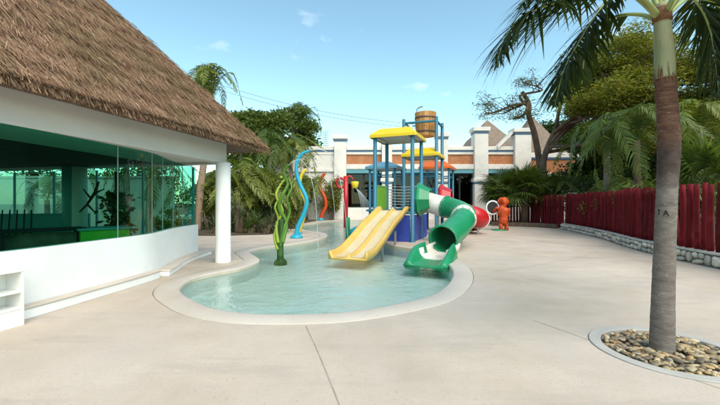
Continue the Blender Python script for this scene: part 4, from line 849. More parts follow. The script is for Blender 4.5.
def leaflets(path, n, length, width, rg, droop=0.55, spread=0.9, seg=3, tipk=0.35, hang=0.0, start=0.12, jit=0.06):
    """two rows of folded leaflets along a rachis, as quads"""
    P = np.array([list(p) for p in path]); cu = np.concatenate([[0], np.cumsum(np.linalg.norm(np.diff(P, axis=0), axis=1))]); tot = cu[-1]; V = []; F = []
    for sgn in (-1, 1):
        for k in range(n):
            u = start + (1 - start) * (k + rg.uniform(-.3, .3)) / n; u = min(max(u, 0), 0.999); s = u * tot
            i = min(np.searchsorted(cu, s) - 1, len(P) - 2); i = max(i, 0); p = P[i] + (P[i + 1] - P[i]) * (s - cu[i]) / (cu[i + 1] - cu[i] + 1e-9)
            t = P[i + 1] - P[i]; t /= np.linalg.norm(t); sd = np.cross(t, [0, 0, 1]); sd /= np.linalg.norm(sd) + 1e-9; up = np.cross(sd, t)
            prof = math.sin(math.pi * min(1, (u - start) / (1 - start) * 0.86 + 0.14)) ** 0.6 * (1 - (1 - tipk) * max(0, u - 0.75) / 0.25)
            ln = length * prof * rg.uniform(0.85, 1.12); d = sd * sgn * spread + t * rg.uniform(0.45, 0.8) + up * rg.uniform(0.0, 0.3) + rg.normal(0, jit, 3); d[2] -= hang; d /= np.linalg.norm(d)
            q = p.copy(); base = len(V); wv = np.cross(d, up if abs(np.dot(d, up)) < 0.9 else sd); wv /= np.linalg.norm(wv) + 1e-9
            dr = droop * rg.uniform(0.7, 1.3)
            for j in range(seg + 1):
                f = j / seg; w = width * (0.55 + 0.9 * f if f < 0.4 else 0.91 * (1 - f) / 0.6 + 0.06) * 0.5
                V += [q - wv * w, q + wv * w]; 
                d = d + np.array([0, 0, -1]) * dr / seg; d /= np.linalg.norm(d); q = q + d * ln / seg
            F += [(base + 2 * j, base + 2 * j + 1, base + 2 * j + 3, base + 2 * j + 2) for j in range(seg)]
    return np.array(V), F
def frond_proto(L, rise, fall, n, length, width, seed, droop=0.5, hang=0.0, r=0.02):
    rg = np.random.default_rng(seed); pts = spline([(0, 0, 0), (L * 0.28, 0.03 * L * rg.normal(), L * rise), (L * 0.6, 0.05 * L * rg.normal(), L * (rise * 1.25)), (L * 0.86, 0.06 * L * rg.normal(), L * (rise - fall * 0.55)), (L * 0.98, 0.07 * L * rg.normal(), L * (rise - fall))], 4)
    V, F = leaflets(pts, n, length, width, rg, droop, hang=hang); mb = MB(); mb.tube(pts, lerp_list([r, r * 0.6, r * 0.2], len(pts)), 5)
    return pts, V, F, mb
def frond_mesh(leafm, *a, **k):
    pts, V, F, mb = frond_proto(*a, **k); o = len(mb.v); v = mb.v + [tuple(x) for x in V]; f = mb.f + [tuple(i + o for i in q) for q in F]
    return mesh_from('frond', v, f, leafm)
FR = {}
for key, leafm, args in (('dark', 'palm', (2.6, 0.42, 1.0, 38, 0.66, 0.075)), ('light', 'yelpalm', (2.4, 0.40, 0.8, 38, 0.6, 0.075)), ('coco', 'palm', (3.4, 0.38, 1.15, 46, 0.85, 0.08)), ('areca', 'yelpalm', (2.0, 0.75, 0.75, 32, 0.55, 0.075))):
    FR[key] = [frond_mesh(LEAF[leafm], *args, seed=i * 3 + 1, droop=0.7, hang=0.15) for i in range(3)]
def fan_mesh(leafm, R_=0.75, n=26, pet=0.7, arc=250, w=0.06, seed=1, droop=0.35):
    rg = np.random.default_rng(seed); mb = MB(); mb.tube([(0, 0, 0), (pet * 0.5, 0, pet * 0.1), (pet, 0, pet * 0.08)], [0.016, 0.012, 0.01], 5); c = np.array([pet, 0, pet * 0.08])
    for k in range(n):
        a = R(-arc / 2 + arc * k / (n - 1)); d = np.array([math.cos(a), math.sin(a), 0.18 * math.cos(a * 2)]); pr = np.array([-math.sin(a), math.cos(a), 0]); l = R_ * rg.uniform(0.85, 1.1) * (0.8 + 0.2 * math.cos(a / 2))
        m_ = c + d * l * 0.55; e = c + d * l + np.array([0, 0, -droop * l * rg.uniform(0.3, 1)])
        mb.add([c, m_ - pr * w / 2, e, m_ + pr * w / 2], [(0, 1, 2, 3)])
    return mesh_from('fan_leaf', mb.v, mb.f, LEAF[leafm])
FAN = {k: [fan_mesh(m_, r_, seed=i, **kw) for i in range(3)] for k, m_, r_, kw in (('green', 'palm', 0.8, {}), ('deep', 'dark', 0.75, {}), ('light', 'yelpalm', 0.9, {}))}
def blade_mesh(leafm, L, w, seed, droop):
    rg = np.random.default_rng(seed); mb = MB(); vs = []
    d = np.array([1.0, 0, 0.25]); q = np.zeros(3)
    for j in range(5):
        f = j / 4; ww = w * (0.6 + 0.8 * f if f < 0.4 else 0.92 * (1 - f) / 0.6 + 0.03); vs += [q + [0, -ww, ww * 0.3], q, q + [0, ww, ww * 0.3]]; d[2] -= droop / 4; d /= np.linalg.norm(d); q = q + d * L / 4
    fs = [(3 * j + a, 3 * j + a + 1, 3 * j + a + 4, 3 * j + a + 3) for j in range(4) for a in (0, 1)]; mb.add(vs, fs)
    return mesh_from('blade', mb.v, mb.f, LEAF[leafm])
BL = {k: [blade_mesh(m_, l, w, i, dr) for i, dr in enumerate((0.1, 0.5, 0.9))] for k, m_, l, w in (('yucca', 'grey', 0.8, 0.018), ('pandan', 'palm', 1.35, 0.035), ('pandark', 'dark', 1.3, 0.035))}
def put(mesh, parent, p, yaw, pitch, roll=0, s=1.0, name=None):
    o = bpy.data.objects.new(name or mesh.name.split('.')[0], mesh); link(o, parent); o.location = Vector(p) - BASE[parent.name]; o.rotation_euler = (Matrix.Rotation(yaw, 3, 'Z') @ Matrix.Rotation(-pitch, 3, 'Y') @ Matrix.Rotation(roll, 3, 'X')).to_euler(); o.scale = (s, s, s); return o
def palm(label, base, top, r, key='dark', n=16, s=1.0, bark='trunk', seed=1, shaft=0.0, group=None, name='palm_tree', yaw0=0.0):
    rg = random.Random(seed); t = thing(name, label, 'palm', base, group); b, tp = Vector(base), Vector(top)
    pts = spline([b, b.lerp(tp, 0.35) + Vector((rg.uniform(-.1, .1), rg.uniform(-.1, .1), 0)), b.lerp(tp, 0.7), tp], 6); mb = MB(); n_ = len(pts)
    mb.tube(pts, [r * (1.35 if i == 0 else 1.1 - 0.25 * i / n_ + 0.03 * (i % 2)) for i in range(n_)], 12); part('trunk', mb, M[bark], t, True)
    if shaft:
        mb = MB(); mb.tube(spline([tp - Z * 0.03, tp + Z * shaft * 0.4, tp + Z * shaft], 4), lerp_list([r * 0.95, r * 0.9, r * 0.5], 9), 12); part('crownshaft', mb, M['crownshaft'], t, True); tp = tp + Z * shaft * 0.92
    for k in range(n):
        pit = rg.uniform(-0.35, 1.05) if k > n * 0.25 else rg.uniform(0.5, 1.2)
        put(rg.choice(FR[key]), t, tp + Z * rg.uniform(-0.1, 0.1), yaw0 + k * 2.399 + rg.uniform(-.25, .25), pit - 0.3, rg.uniform(-.3, .3), s * rg.uniform(0.8, 1.1))
    return t
def areca(label, base, n=14, s=1.0, seed=1, key='areca', group=None, spread=0.35, stemh=1.0):
    rg = random.Random(seed); t = thing('palm_clump', label, 'palm', base, group); b = Vector(base)
    for k in range(max(3, n // 4)):
        a = rg.uniform(0, 6.28); o = Vector((math.cos(a), math.sin(a), 0)) * spread * rg.random(); h = stemh * rg.uniform(0.5, 1.2); mb = MB(); mb.tube([b + o, b + o * 1.5 + Z * h], [0.05 * s, 0.035 * s], 6); part('stem', mb, M['trunktan'], t, True)
        for q in range(5): put(rg.choice(FR[key]), t, b + o * 1.5 + Z * h, rg.uniform(0, 6.28), rg.uniform(0.1, 0.75), rg.uniform(-.4, .4), s * rg.uniform(0.7, 1.1))
    return t
def fanpalm(label, base, h, key='green', n=24, s=1.0, seed=1, r=0.12, bark='bark', name='fan_palm', group=None):
    rg = random.Random(seed); t = thing(name, label, 'palm', base, group); b = Vector(base); tp = b + Z * h
    part('trunk', MB().tube([b, b.lerp(tp, .5) + Vector((.04, 0, 0)), tp], [r * 1.2, r, r * 0.9], 10), M[bark], t, True)
    for k in range(n): put(rg.choice(FAN[key]), t, tp + Z * rg.uniform(-.1, .1), k * 2.399, rg.uniform(-0.6, 1.2), rg.uniform(-.4, .4), s * rg.uniform(0.75, 1.1))
    return t
def spiky(label, base, heads, key, n, s=1.0, seed=1, bark='bark', name='yucca', cat='plant', group=None):
    rg = random.Random(seed); t = thing(name, label, cat, base, group); b = Vector(base)
    for hx, hy, hz in heads:
        tp = b + Vector((hx, hy, hz)); mb = MB(); mb.tube(spline([b + Vector((hx * .3, hy * .3, 0)), b + Vector((hx * .6, hy * .6, hz * .55)), tp], 4), lerp_list([0.16 * s, 0.12 * s, 0.09 * s], 9), 9); part('trunk', mb, M[bark], t, True)
        for k in range(n): put(rg.choice(BL[key]), t, tp + Z * rg.uniform(-.12, .12), rg.uniform(0, 6.28), rg.uniform(-0.75, 1.35), rg.uniform(-.3, .3), s * rg.uniform(0.7, 1.1))
    return t
def shrub(label, base, rad, nleaf, leaf, L=0.12, Wd=0.06, seed=1, clumps=14, group=None, name='shrub'):
    rg = np.random.default_rng(seed); t = thing(name, label, 'shrub', base, group); b = Vector(base); sm = MB(); V = []; rad = np.array(rad)
    for k in range(clumps):
        d = rg.normal(0, 1, 3); d /= np.linalg.norm(d); q = np.array(b) + np.array([0, 0, rad[2]]) + d * rad * rg.uniform(0.35, 0.85); q[2] = max(q[2], b.z + 0.15)
        sm.tube([b + Vector((rg.normal(0, .1), rg.normal(0, .1), 0)), b.lerp(Vector(q), 0.5) + Vector(rg.normal(0, .08, 3)), Vector(q)], [0.03, 0.02, 0.008], 5)
        n = nleaf // clumps; P = rg.normal(0, 1, (n, 3)); P /= np.linalg.norm(P, axis=1)[:, None]; P *= (rg.random(n) ** 0.5)[:, None] * rad * rg.uniform(0.3, 0.5); P = q + P; P[:, 2] = np.maximum(P[:, 2], b.z + 0.03); V.append(leaf_quads(P, L, Wd, rg, 0.7, 0.1))
    part('stems', sm, M['bark'], t); np_part('foliage', np.concatenate(V), LEAF[leaf], t, 'stuff'); return t
def at_px(px, d, z=0.02): return ((px - 360) / 360 * d, d, z)

# --- left background
palm('tall royal palm with tan trunk rising behind the thatched roof corner', at_px(197, 18.6), at_px(209, 18.6, 6.0), 0.17, 'areca', 20, 0.82, 'trunktan', 3, 0.7)
tree('big broadleaf tree behind the garden left of the antenna mast', at_px(272, 34), [at_px(272, 34), at_px(271, 34, 3), at_px(274, 34, 6), at_px(275, 34, 8)], [(at_px(262, 34, 8.0), (2.8, 2.5, 2.4)), (at_px(290, 34, 8.2), (2.8, 2.5, 2.5)), (at_px(275, 33, 6), (4.2, 2.5, 2.2)), (at_px(312, 35, 6.2), (2.0, 2, 2)), (at_px(247, 33, 7.6), (2.2, 2, 2))], 36000, 'mid', 0.34, 0.17, seed=11, clumps=60, csize=1.1, r0=0.35)
tree('mid green tree half hidden behind the thatched roof', at_px(245, 29), [at_px(245, 29), at_px(246, 29, 3), at_px(248, 29, 6)], [(at_px(248, 29, 7.5), (2.0, 2.0, 1.6)), (at_px(265, 29, 7.2), (2.2, 2, 1.6)), (at_px(228, 29, 5.6), (2.6, 2.2, 2))], 24000, 'mid', 0.32, 0.15, seed=12, clumps=30, csize=1.0)
palm('palm crown topping the big tree on the left skyline', at_px(300, 36), at_px(300, 36, 9.8), 0.18, 'dark', 16, 0.85, 'trunk', 4)
areca('arching light palm clump behind the round column', at_px(248, 20.5), 26, 1.15, 5, spread=0.4, stemh=1.3)
palm('palm with drooping fronds between column and seaweed fountain', at_px(268, 24), at_px(270, 24, 4.3), 0.14, 'dark', 16, 1.0, 'trunk', 6)
palm('spreading palm behind the turquoise spray pipe', at_px(292, 27), at_px(291, 27, 4.6), 0.15, 'light', 18, 1.0, 'trunktan', 7)
areca('bright palm clump just behind the seaweed fountain', at_px(279, 21), 24, 1.0, 8, spread=0.4, stemh=1.1)
areca('yellow green areca palm clump beside the royal palm trunk', at_px(210, 19.5), 20, 0.95, 9)
areca('areca palm clump left of the wavy pipes', at_px(258, 22.5), 22, 1.1, 10)
areca('areca palm clump behind the orange red pipe', at_px(306, 30.5), 24, 1.25, 11)
areca('dark areca palm clump filling the garden behind the column', at_px(228, 24), 24, 1.3, 12, 'dark')
shrub('rounded yellow green croton shrub beside the orange red pipe', at_px(331, 30.6), (1.1, 0.9, 1.9), 4200, 'croton', 0.16, 0.08, 21)
shrub('leafy shrub with yellow leaves behind the seaweed fountain', at_px(292, 20.5), (0.8, 0.7, 1.1), 3000, 'croton', 0.11, 0.06, 22)
shrub('dense dark shrub at the foot of the garden palms', at_px(262, 21), (1.6, 0.9, 0.8), 4000, 'dark', 0.12, 0.06, 23)
shrub('dense shrub under the royal palm', at_px(213, 20), (1.4, 0.8, 0.9), 3400, 'mid', 0.12, 0.06, 24)
shrub('dark hedge shrub at the back of the garden', at_px(245, 27.5), (3.2, 1.2, 1.6), 6000, 'dark', 0.16, 0.08, 25)
shrub('green hedge shrub near the far pool edge', at_px(312, 32.5), (2.4, 0.9, 1.7), 5000, 'mid', 0.16, 0.08, 26)
spiky('silvery spiky yucca next to the round column', at_px(240, 17.6), [(0, 0, 0.75), (-0.25, 0.1, 1.25)], 'yucca', 60, 1.25, 31)
spiky('small spiky yucca in the bed left of the fountain', at_px(258, 18.0), [(0, 0, 0.45)], 'yucca', 60, 1.0, 32)
spiky('green spiky plant on the bed edge behind the fountain', at_px(271, 17.9), [(0, 0, 0.35), (0.3, 0.2, 0.6)], 'pandark', 45, 0.7, 33)
for k_, (px, d_, key_, n_, s_, lab) in enumerate(((216, 17.4, 'yucca', 70, 1.1, 'spiky silvery yucca at the foot of the royal palm'), (231, 18.4, 'pandan', 55, 0.75, 'green spiky plant half hidden by the round column'), (249, 17.3, 'pandan', 60, 0.7, 'light green spiky clump between two silvery yuccas'), (265, 17.2, 'yucca', 70, 0.85, 'low silvery yucca at the front of the bed'), (280, 18.6, 'pandan', 60, 0.8, 'green spiky clump at the pool side end of the bed'))):
    spiky(lab, at_px(px, d_), [(0, 0, 0.25), (0.25, 0.15, 0.4)], key_, n_, s_, 90 + k_, name='spiky_plant')
areca('low bright palm clump in front of the garden shrubs', at_px(234, 19.2), 16, 0.75, 95, spread=0.3, stemh=0.4)
areca('low bright palm clump behind the yellow spray pipe', at_px(288, 22.5), 18, 0.8, 96, spread=0.3, stemh=0.5)
# plants seen through the pavilion
palm('palm outside the pavilion seen through the right glass panes', at_px(151, 13.6), at_px(150, 13.6, 2.4), 0.13, 'dark', 14, 0.62, 'trunktan', 41)
palm('palm near the garden wall seen through the middle panes', at_px(128, 15.0), at_px(126, 15.0, 3.2), 0.12, 'dark', 14, 0.7, 'trunk', 42)
palm('small palm by the garden wall seen beside the teal column', at_px(48, 14.6), at_px(47, 14.6, 1.6), 0.1, 'dark', 12, 0.45, 'trunk', 43)
shrub('low shrub along the garden wall seen through glass', at_px(165, 14.2), (0.8, 0.5, 0.6), 1800, 'bright', 0.12, 0.06, 44)
shrub('dark bush behind the garden wall at far left', (-18, 18.5, 0), (3.5, 1.2, 2.0), 5000, 'dark', 0.18, 0.09, 45)
shrub('dark bush behind the garden wall near the royal palm', (-11.5, 18.5, 0), (3.2, 1.2, 2.0), 5000, 'mid', 0.18, 0.09, 46)
pp = thing('potted_plant', 'tall climbing plant with broad dark leaves inside the glass', 'plant', at_px(117, 9.4, 0.24))
px_, py_, _ = at_px(117, 9.4)
part('pot', MB().lathe((px_, py_, 0.24), [(0.16, 0), (0.22, 0.3), (0.24, 0.34), (0.2, 0.34)], 16), M['wplastic'], pp, True)
part('moss_pole', MB().tube([(px_, py_, 0.5), (px_, py_, 2.3)], 0.05, 8), M['bark'], pp, True)
rgp = np.random.default_rng(5); P = np.stack([rgp.normal(px_, 0.17, 420), rgp.normal(py_, 0.17, 420), rgp.uniform(0.6, 1.75, 420)], 1); np_part('leaves', leaf_quads(P, 0.19, 0.11, rgp, 0.5, 0.6), LEAF['mid'], pp, 'stuff')

# --- right background
tree('spreading flame tree with twisting trunk and feathery yellow green crown', at_px(547, 24.0), [at_px(549, 24), at_px(546, 24, 2.4), at_px(543, 24, 4.0), at_px(548, 23.8, 5.2), at_px(556, 23.4, 6.3)],
     [(at_px(590, 21, 9.4), (2.2, 2.5, 1.0)), (at_px(625, 20, 9.2), (2.6, 2.6, 1.1)), (at_px(665, 19, 8.6), (3.2, 3, 1.3)), (at_px(610, 22, 7.6), (2.6, 2, 0.9)), (at_px(650, 21, 7.2), (3, 2, 0.8)), (at_px(705, 18, 8.2), (2.5, 3, 1.4)), (at_px(585, 22, 8.2), (1.6, 2, 0.9)), (at_px(640, 20, 10.3), (2.4, 2, 0.7)), (at_px(690, 20, 7.0), (2.5, 2, 0.8)), (at_px(600, 20, 6.9), (1.8, 1.6, 0.8)), (at_px(640, 18.5, 7.4), (2.2, 1.6, 0.9))], 75000, 'yellow', 0.20, 0.065, 'bark', 0.29, 230, 0.35, 0.30, 0.95, 51, wander=0.9, name='flame_tree', shell=0.15, twigs=2)
t = tree('bare twiggy tree with sparse small leaves leaning over the white building', at_px(538, 25.5), [at_px(545, 25.5), at_px(541, 25.5, 3.5), at_px(535, 25.5, 6.2), at_px(529, 25.5, 7.6), at_px(529, 25.6, 8.5), at_px(522, 25.7, 9.4)],
     [(at_px(505, 25.5, 8.2), (1.8, 1.5, 1.3)), (at_px(486, 25.5, 8.2), (1.0, 1.4, 1.3)), (at_px(525, 25, 10), (1.2, 1.2, 0.6)), (at_px(515, 25, 7.6), (1.8, 1.2, 0.8))], 2400, 'mid', 0.20, 0.05, 'bark', 0.26, 48, 0.3, 0.3, 0.7, 52, wander=0.8, name='twiggy_tree', shell=0.3, twigs=3)
tree('dense dark evergreen tree behind the palms beyond the fence', at_px(640, 27), [at_px(640, 27), at_px(641, 27, 3), at_px(640, 27, 6)], [(at_px(600, 27, 6), (3, 2.5, 2.6)), (at_px(650, 27, 6.5), (3.5, 2.5, 3)), (at_px(690, 27, 6), (3.5, 2.5, 3)), (at_px(640, 27, 3.2), (6, 2, 2))], 34000, 'dark', 0.34, 0.16, seed=53, clumps=70, csize=1.3)
tree('olive tree filling the gap behind the drooping palm beyond the fence', at_px(603, 26), [at_px(603, 26), at_px(602, 26, 2.5), at_px(604, 26, 5)], [(at_px(590, 26, 6.0), (1.8, 1.8, 1.5)), (at_px(612, 26, 6.4), (2.2, 1.8, 1.6)), (at_px(585, 26, 3.6), (2.2, 1.5, 1.4)), (at_px(618, 26, 4), (2.4, 1.6, 1.6))], 22000, 'mid', 0.24, 0.10, seed=57, clumps=60, csize=0.9, r0=0.2, twigs=1)
tree('yellowish tree behind the near trunk above the fan palm', at_px(682, 17.5), [at_px(682, 17.5), at_px(683, 17.5, 2.5), at_px(682, 17.5, 4.5)], [(at_px(690, 17.5, 5.4), (1.6, 1.5, 1.0)), (at_px(668, 17.5, 5.0), (1.6, 1.4, 1.0)), (at_px(710, 17, 4.6), (1.6, 1.4, 1.2))], 16000, 'yellow', 0.20, 0.07, seed=58, clumps=45, csize=0.8, r0=0.16, twigs=1)
tree('olive green tree at the right edge above the fan palm', at_px(712, 20), [at_px(712, 20), at_px(712, 20, 3), at_px(710, 20, 5.5)], [(at_px(700, 20, 6.2), (2.2, 2, 1.8)), (at_px(725, 19, 5.2), (2.5, 2, 2.4)), (at_px(690, 21, 4.2), (1.8, 1.5, 1.5))], 22000, 'mid', 0.28, 0.13, seed=54, clumps=45, csize=1.0)
tree('dark tree behind the low wing of the white building', at_px(575, 40), [at_px(575, 40), at_px(575, 40, 4), at_px(577, 40, 7)], [(at_px(560, 40, 8), (3.5, 3, 3)), (at_px(590, 40, 8.5), (4, 3, 3.4))], 16000, 'dark', 0.40, 0.2, seed=55, clumps=36, csize=1.5)
palm('palm with heavy drooping crown beyond the fence', at_px(607, 16.8), at_px(607, 16.8, 3.9), 0.14, 'dark', 18, 0.78, 'trunk', 61)
palm('palm with glossy hanging fronds left of the near trunk', at_px(637, 14.5), at_px(637, 14.5, 4.0), 0.13, 'coco', 18, 0.6, 'trunkbrown', 62)
palm('palm with long fronds right of the near trunk', at_px(700, 14.0), at_px(699, 14.0, 4.2), 0.14, 'light', 16, 0.75, 'trunk', 64)
fanpalm('fan palm with stiff radial leaves at the right picture edge', at_px(708, 10.6), 1.9, 'green', 26, 1.15, 66)
fanpalm('fan palm with light leaves just behind the near trunk', at_px(690, 12.2), 1.8, 'light', 20, 0.9, 67)
areca('light areca palm clump behind the middle of the fence', at_px(621, 15.8), 22, 0.66, 68, spread=0.5)
areca('areca palm clump behind the left end of the fence', at_px(600, 18.6), 22, 0.66, 69, spread=0.5)
areca('areca palm clump behind the fence near the palm trunk', at_px(650, 14.0), 20, 0.58, 70, spread=0.5)
shrub('bright green shrub peeking over the middle of the fence', at_px(613, 17.2), (1.3, 0.7, 1.15), 3200, 'bright', 0.12, 0.06, 71)
shrub('bright yellow green shrub peeking over the fence left of the trunk', at_px(640, 14.0), (1.1, 0.6, 1.1), 3000, 'bright', 0.11, 0.055, 72)
shrub('dark hedge shrub behind the right end of the fence', at_px(692, 12.4), (1.2, 0.7, 1.0), 3000, 'dark', 0.12, 0.06, 73)
shrub('dark green hedge shrub behind the left end of the fence', at_px(588, 21.0), (1.6, 0.8, 1.2), 3000, 'dark', 0.13, 0.06, 74)
shrub('mid green hedge shrub filling the gap behind the palms', at_px(660, 15.6), (2.6, 1.0, 1.5), 5000, 'mid', 0.15, 0.07, 75)
shrub('tall dark backdrop shrub under the evergreen tree', at_px(620, 22), (4.0, 1.4, 2.0), 6500, 'dark', 0.18, 0.09, 76)
shrub('tall dark backdrop shrub under the olive green tree', at_px(700, 18), (3.2, 1.4, 1.9), 5500, 'dark', 0.18, 0.09, 77)
fanpalm('tallest bushy fan palm in the bed by the red fence', at_px(524, 23.3), 2.4, 'green', 44, 1.4, 81, 0.2)
fanpalm('bushy fan palm left of the tallest one in the bed', at_px(506, 23.9), 2.1, 'green', 36, 1.35, 85, 0.18)
fanpalm('low fan palm right of the tallest one in the bed', at_px(546, 23.8), 1.8, 'green', 36, 1.3, 82, 0.18)
spiky('spiky screw palm between the fan palms in the bed', at_px(534, 24.3), [(0, 0, 1.9), (0.5, 0, 2.5)], 'pandan', 50, 1.1, 86, name='screw_palm', cat='palm')
fanpalm('dark fan palm beside the white pillar behind the figure', at_px(500, 27), 2.4, 'deep', 24, 1.35, 83)
palm('young palm standing behind the distant fence', at_px(562, 23), at_px(562, 23, 1.9), 0.10, 'dark', 12, 0.55, 'trunktan', 84)

# ------------------------------------------------------------------ near palm with pebble ring
def PX3(px, py, d): return Vector(((px - 360) / 360 * d, d, 1.5 + (202.5 - py) / 360 * d))
ring_o = MB(); ring_o.lathe((PLC.x, PLC.y, 0), [(PLR, -0.02), (PLR, 0.006), (PLR - 0.006, 0.010), (PLR - 0.105, 0.010), (PLR - 0.112, 0.004), (PLR - 0.112, -0.07)], 96, caps=False)
solo('planter_ring', ring_o, M['kerb'], 'round pale concrete ring set in the deck round the near palm', 'planter', loc=(PLC.x, PLC.y, 0))
seam = MB(); seam.lathe((PLC.x, PLC.y, -0.015), [(PLR + 0.03, 0), (PLR - 0.01, 0)], 64, caps=False); solo('joint_seam', seam, M['joint'], kind='structure')
fill('planter_soil', [ring(PLC, PLR - 0.10)], -0.05, M['soil'])
bm0 = bmesh.new(); bmesh.ops.create_icosphere(bm0, subdivisions=2, radius=1); bv = np.array([v.co[:] for v in bm0.verts]); bf = np.array([[v.index for v in f.verts] for f in bm0.faces]); bm0.free()
rg = np.random.default_rng(21); V = []; F = []; rows = []
for layer, cnt in ((0, 360), (1, 300)):
    for k in range(cnt):
        r = math.sqrt(rg.random()) * (PLR - 0.15); a = rg.uniform(0, 6.283)
        if r < 0.11: continue
        sz = np.array([rg.uniform(0.022, 0.052), rg.uniform(0.017, 0.034), rg.uniform(0.011, 0.022)]); rot = np.array(Matrix.Rotation(rg.uniform(0, 6.28), 3, 'Z') @ Matrix.Rotation(rg.normal(0, 0.3), 3, 'X'))
        v = bv * (1 + 0.10 * np.sin(bv[:, [1, 2, 0]] * 3 + k)) * sz; v = v @ rot.T + [PLC.x + r * math.cos(a), PLC.y + r * math.sin(a), -0.032 + 0.03 * layer + rg.uniform(0, 0.012)]
        F.append(bf + len(V) * len(bv)); V.append(v)
V = np.concatenate(V); pm = fast_mesh('pebbles', V - [PLC.x, PLC.y, 0], np.concatenate(F), M['pebble']); pm.shade_smooth()
po = bpy.data.objects.new('pebbles', pm); link(po, None, (PLC.x, PLC.y, 0)); props(po, 'brown and grey river pebbles filling the ring round the near palm', 'pebbles', kind='stuff')

npalm = thing('near_palm', 'large ringed grey palm trunk close by on the right with drooping fronds', 'palm', (3.07, 3.66, -0.03))
D0 = 3.66
ctr = spline([PX3(662, 354, D0), PX3(663, 300, D0), PX3(665, 240, D0), PX3(667, 190, D0), PX3(669, 145, D0), PX3(667, 105, D0), PX3(665, 76, D0)], 22)
nr_ = len(ctr); wid = [w_ * 0.80 for w_ in lerp_list([0.138, 0.121, 0.113, 0.110, 0.121, 0.113, 0.110], nr_)]
rgt = random.Random(4); rad = []
for i in range(nr_):
    k = (i * 0.37 + 0.3 * math.sin(i * 0.21)) % 1.0
    rad.append(wid[i] * (1 + 0.018 * (k - 0.5)) + rgt.uniform(-0.0012, 0.0012))
part('trunk', MB().tube(ctr, rad, 32), M['neartrunk'], npalm, True)
cs = spline([PX3(665, 79, D0), PX3(664.5, 55, D0), PX3(663, 35, D0), PX3(662, 16, D0), PX3(661, 4, D0)], 6)
csh = part('crownshaft', MB().tube(cs, lerp_list([0.090, 0.085, 0.077, 0.068, 0.056], len(cs)), 28), M['paleshaft'], npalm, True)
part('sheath_collar', MB().tube([PX3(662.3, 22, D0), PX3(662, 14, D0), PX3(661.6, 8, D0)], [0.083, 0.081, 0.072], 20), M['sheath'], csh, True)
fb_ = MB(); bc_ = PX3(665, 78, D0)
for k in range(46):
    a_ = 2 * math.pi * k / 46 + rgt.uniform(-.05, .05); r_ = 0.094; o_ = Vector((math.cos(a_), math.sin(a_), 0)); t_ = Vector((-math.sin(a_), math.cos(a_), 0)); z_ = rgt.uniform(-0.02, 0.03); h_ = rgt.uniform(0.03, 0.13); w_ = rgt.uniform(0.004, 0.009)
    p_ = bc_ + o_ * r_ + Vector((0, 0, z_ - 0.03)); q_ = bc_ + o_ * (r_ + rgt.uniform(0.0, 0.008)) + t_ * rgt.uniform(-.02, .02) + Vector((0, 0, z_ + h_ * rgt.choice((1, 1, -0.8)))); fb_.add([p_ - t_ * w_, p_ + t_ * w_, q_ + t_ * w_ * 0.3, q_ - t_ * w_ * 0.3], [(0, 1, 2, 3)])
part('dry_fibre', fb_, M['sheath'], npalm, kind='stuff')
rgf = np.random.default_rng(77)
def vslice(px0, py0):  return PX3(px0, py0, D0)
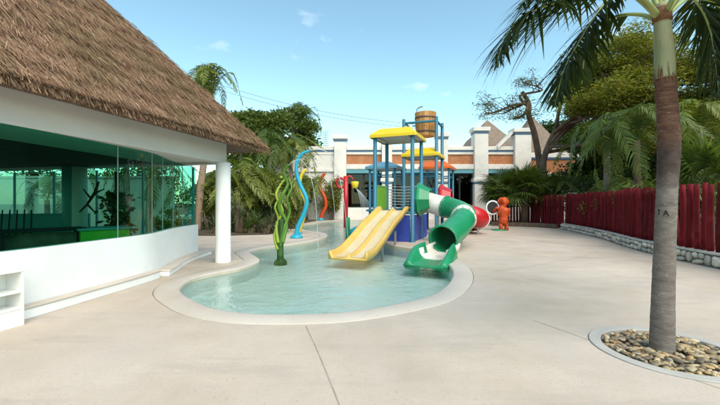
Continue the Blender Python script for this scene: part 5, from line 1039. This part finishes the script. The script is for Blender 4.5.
FRP = [
    [(656, 16, 3.62), (642, 2, 3.55), (618, -14, 3.45), (588, -14, 3.35), (556, 2, 3.3), (524, 15, 3.28), (505, 38, 3.28), (497, 66, 3.28)],
    [(659, 12, 3.66), (650, -8, 3.7), (634, -16, 3.7), (610, -2, 3.68), (594, 18, 3.66), (579, 42, 3.64), (564, 70, 3.62), (555, 106, 3.6)],
    [(656, 20, 3.72), (642, 15, 3.9), (622, 15, 4.05), (603, 22, 4.2), (590, 38, 4.3), (584, 60, 4.36), (582, 84, 4.4)],
    [(657, 14, 3.6), (640, -6, 3.45), (612, -30, 3.3), (575, -32, 3.15), (540, -14, 3.1), (518, 8, 3.08)],
    [(668, 12, 3.6), (684, -6, 3.55), (700, 6, 3.5), (711, 32, 3.48), (716, 64, 3.46), (718, 90, 3.45)],
    [(668, 14, 3.7), (690, -2, 3.9), (716, 4, 4.1), (738, 30, 4.2), (748, 70, 4.3)],
    [(664, 6, 3.72), (668, -40, 4.0), (690, -70, 4.5), (720, -60, 5.0), (745, -20, 5.4)],
    [(660, 6, 3.68), (650, -50, 3.75), (620, -90, 3.85), (575, -95, 3.95), (540, -60, 4.0)],
    [(667, 10, 3.6), (690, -30, 3.3), (735, -60, 3.1), (800, -60, 2.9), (850, -10, 2.8)],
    [(662, 4, 3.7), (664, -60, 3.9), (655, -110, 4.3), (640, -120, 4.9), (625, -80, 5.3)],
]
for i, fp in enumerate(FRP):
    pts = spline([PX3(*q) for q in fp], 6); n_ = len(pts); mb = MB(); mb.tube(pts, lerp_list([0.026, 0.019, 0.012, 0.007, 0.003], n_), 8)
    fr = part('frond', mb, M['crownshaft'], npalm, True)
    V, F = leaflets(pts, (92, 78, 50)[min(i, 2)] if i < 3 else 80, (0.80, 0.66, 0.42)[i] if i < 3 else 0.74, 0.033, rgf, droop=0.6, spread=0.95, seg=4, tipk=0.6, hang=0.30, start=0.28, jit=0.16)
    o = bpy.data.objects.new('leaflets', fast_mesh('leaflets', V - np.array(BASE[npalm.name]), F, LEAF['near'])); link(o, fr); o['kind'] = 'stuff'
# letters T A carved in the bark
cx, cy = PX3(666.3, 211, D0)[:2]; vd = math.atan2(-cy, -cx)
def carve(strokes):
    mb = MB()
    for a_, b_ in strokes:
        pts = []
        for k in range(5):
            u = a_[0] + (b_[0] - a_[0]) * k / 4; z = a_[1] + (b_[1] - a_[1]) * k / 4; th = vd - u * 0.8 / 0.0885; pts.append((cx + 0.0885 * math.cos(th), cy + 0.0885 * math.sin(th), z))
        mb.tube(pts, 0.0058, 6)
    return mb
zl = 1.425
L_ = 1   # image left is the +angle side of the trunk seen from the camera
part('carved_letter', carve([((L_ * 0.092, zl), (L_ * 0.058, zl)), ((L_ * 0.075, zl), (L_ * 0.075, zl - 0.065))]), M['carve'], npalm, label='carved letter T')
part('carved_letter', carve([((L_ * 0.026, zl - 0.062), (L_ * 0.004, zl - 0.004)), ((L_ * 0.004, zl - 0.004), (-L_ * 0.024, zl - 0.062)), ((L_ * 0.017, zl - 0.038), (-L_ * 0.013, zl - 0.038))]), M['carve'], npalm, label='carved letter A')
# one dark round leaf on the deck
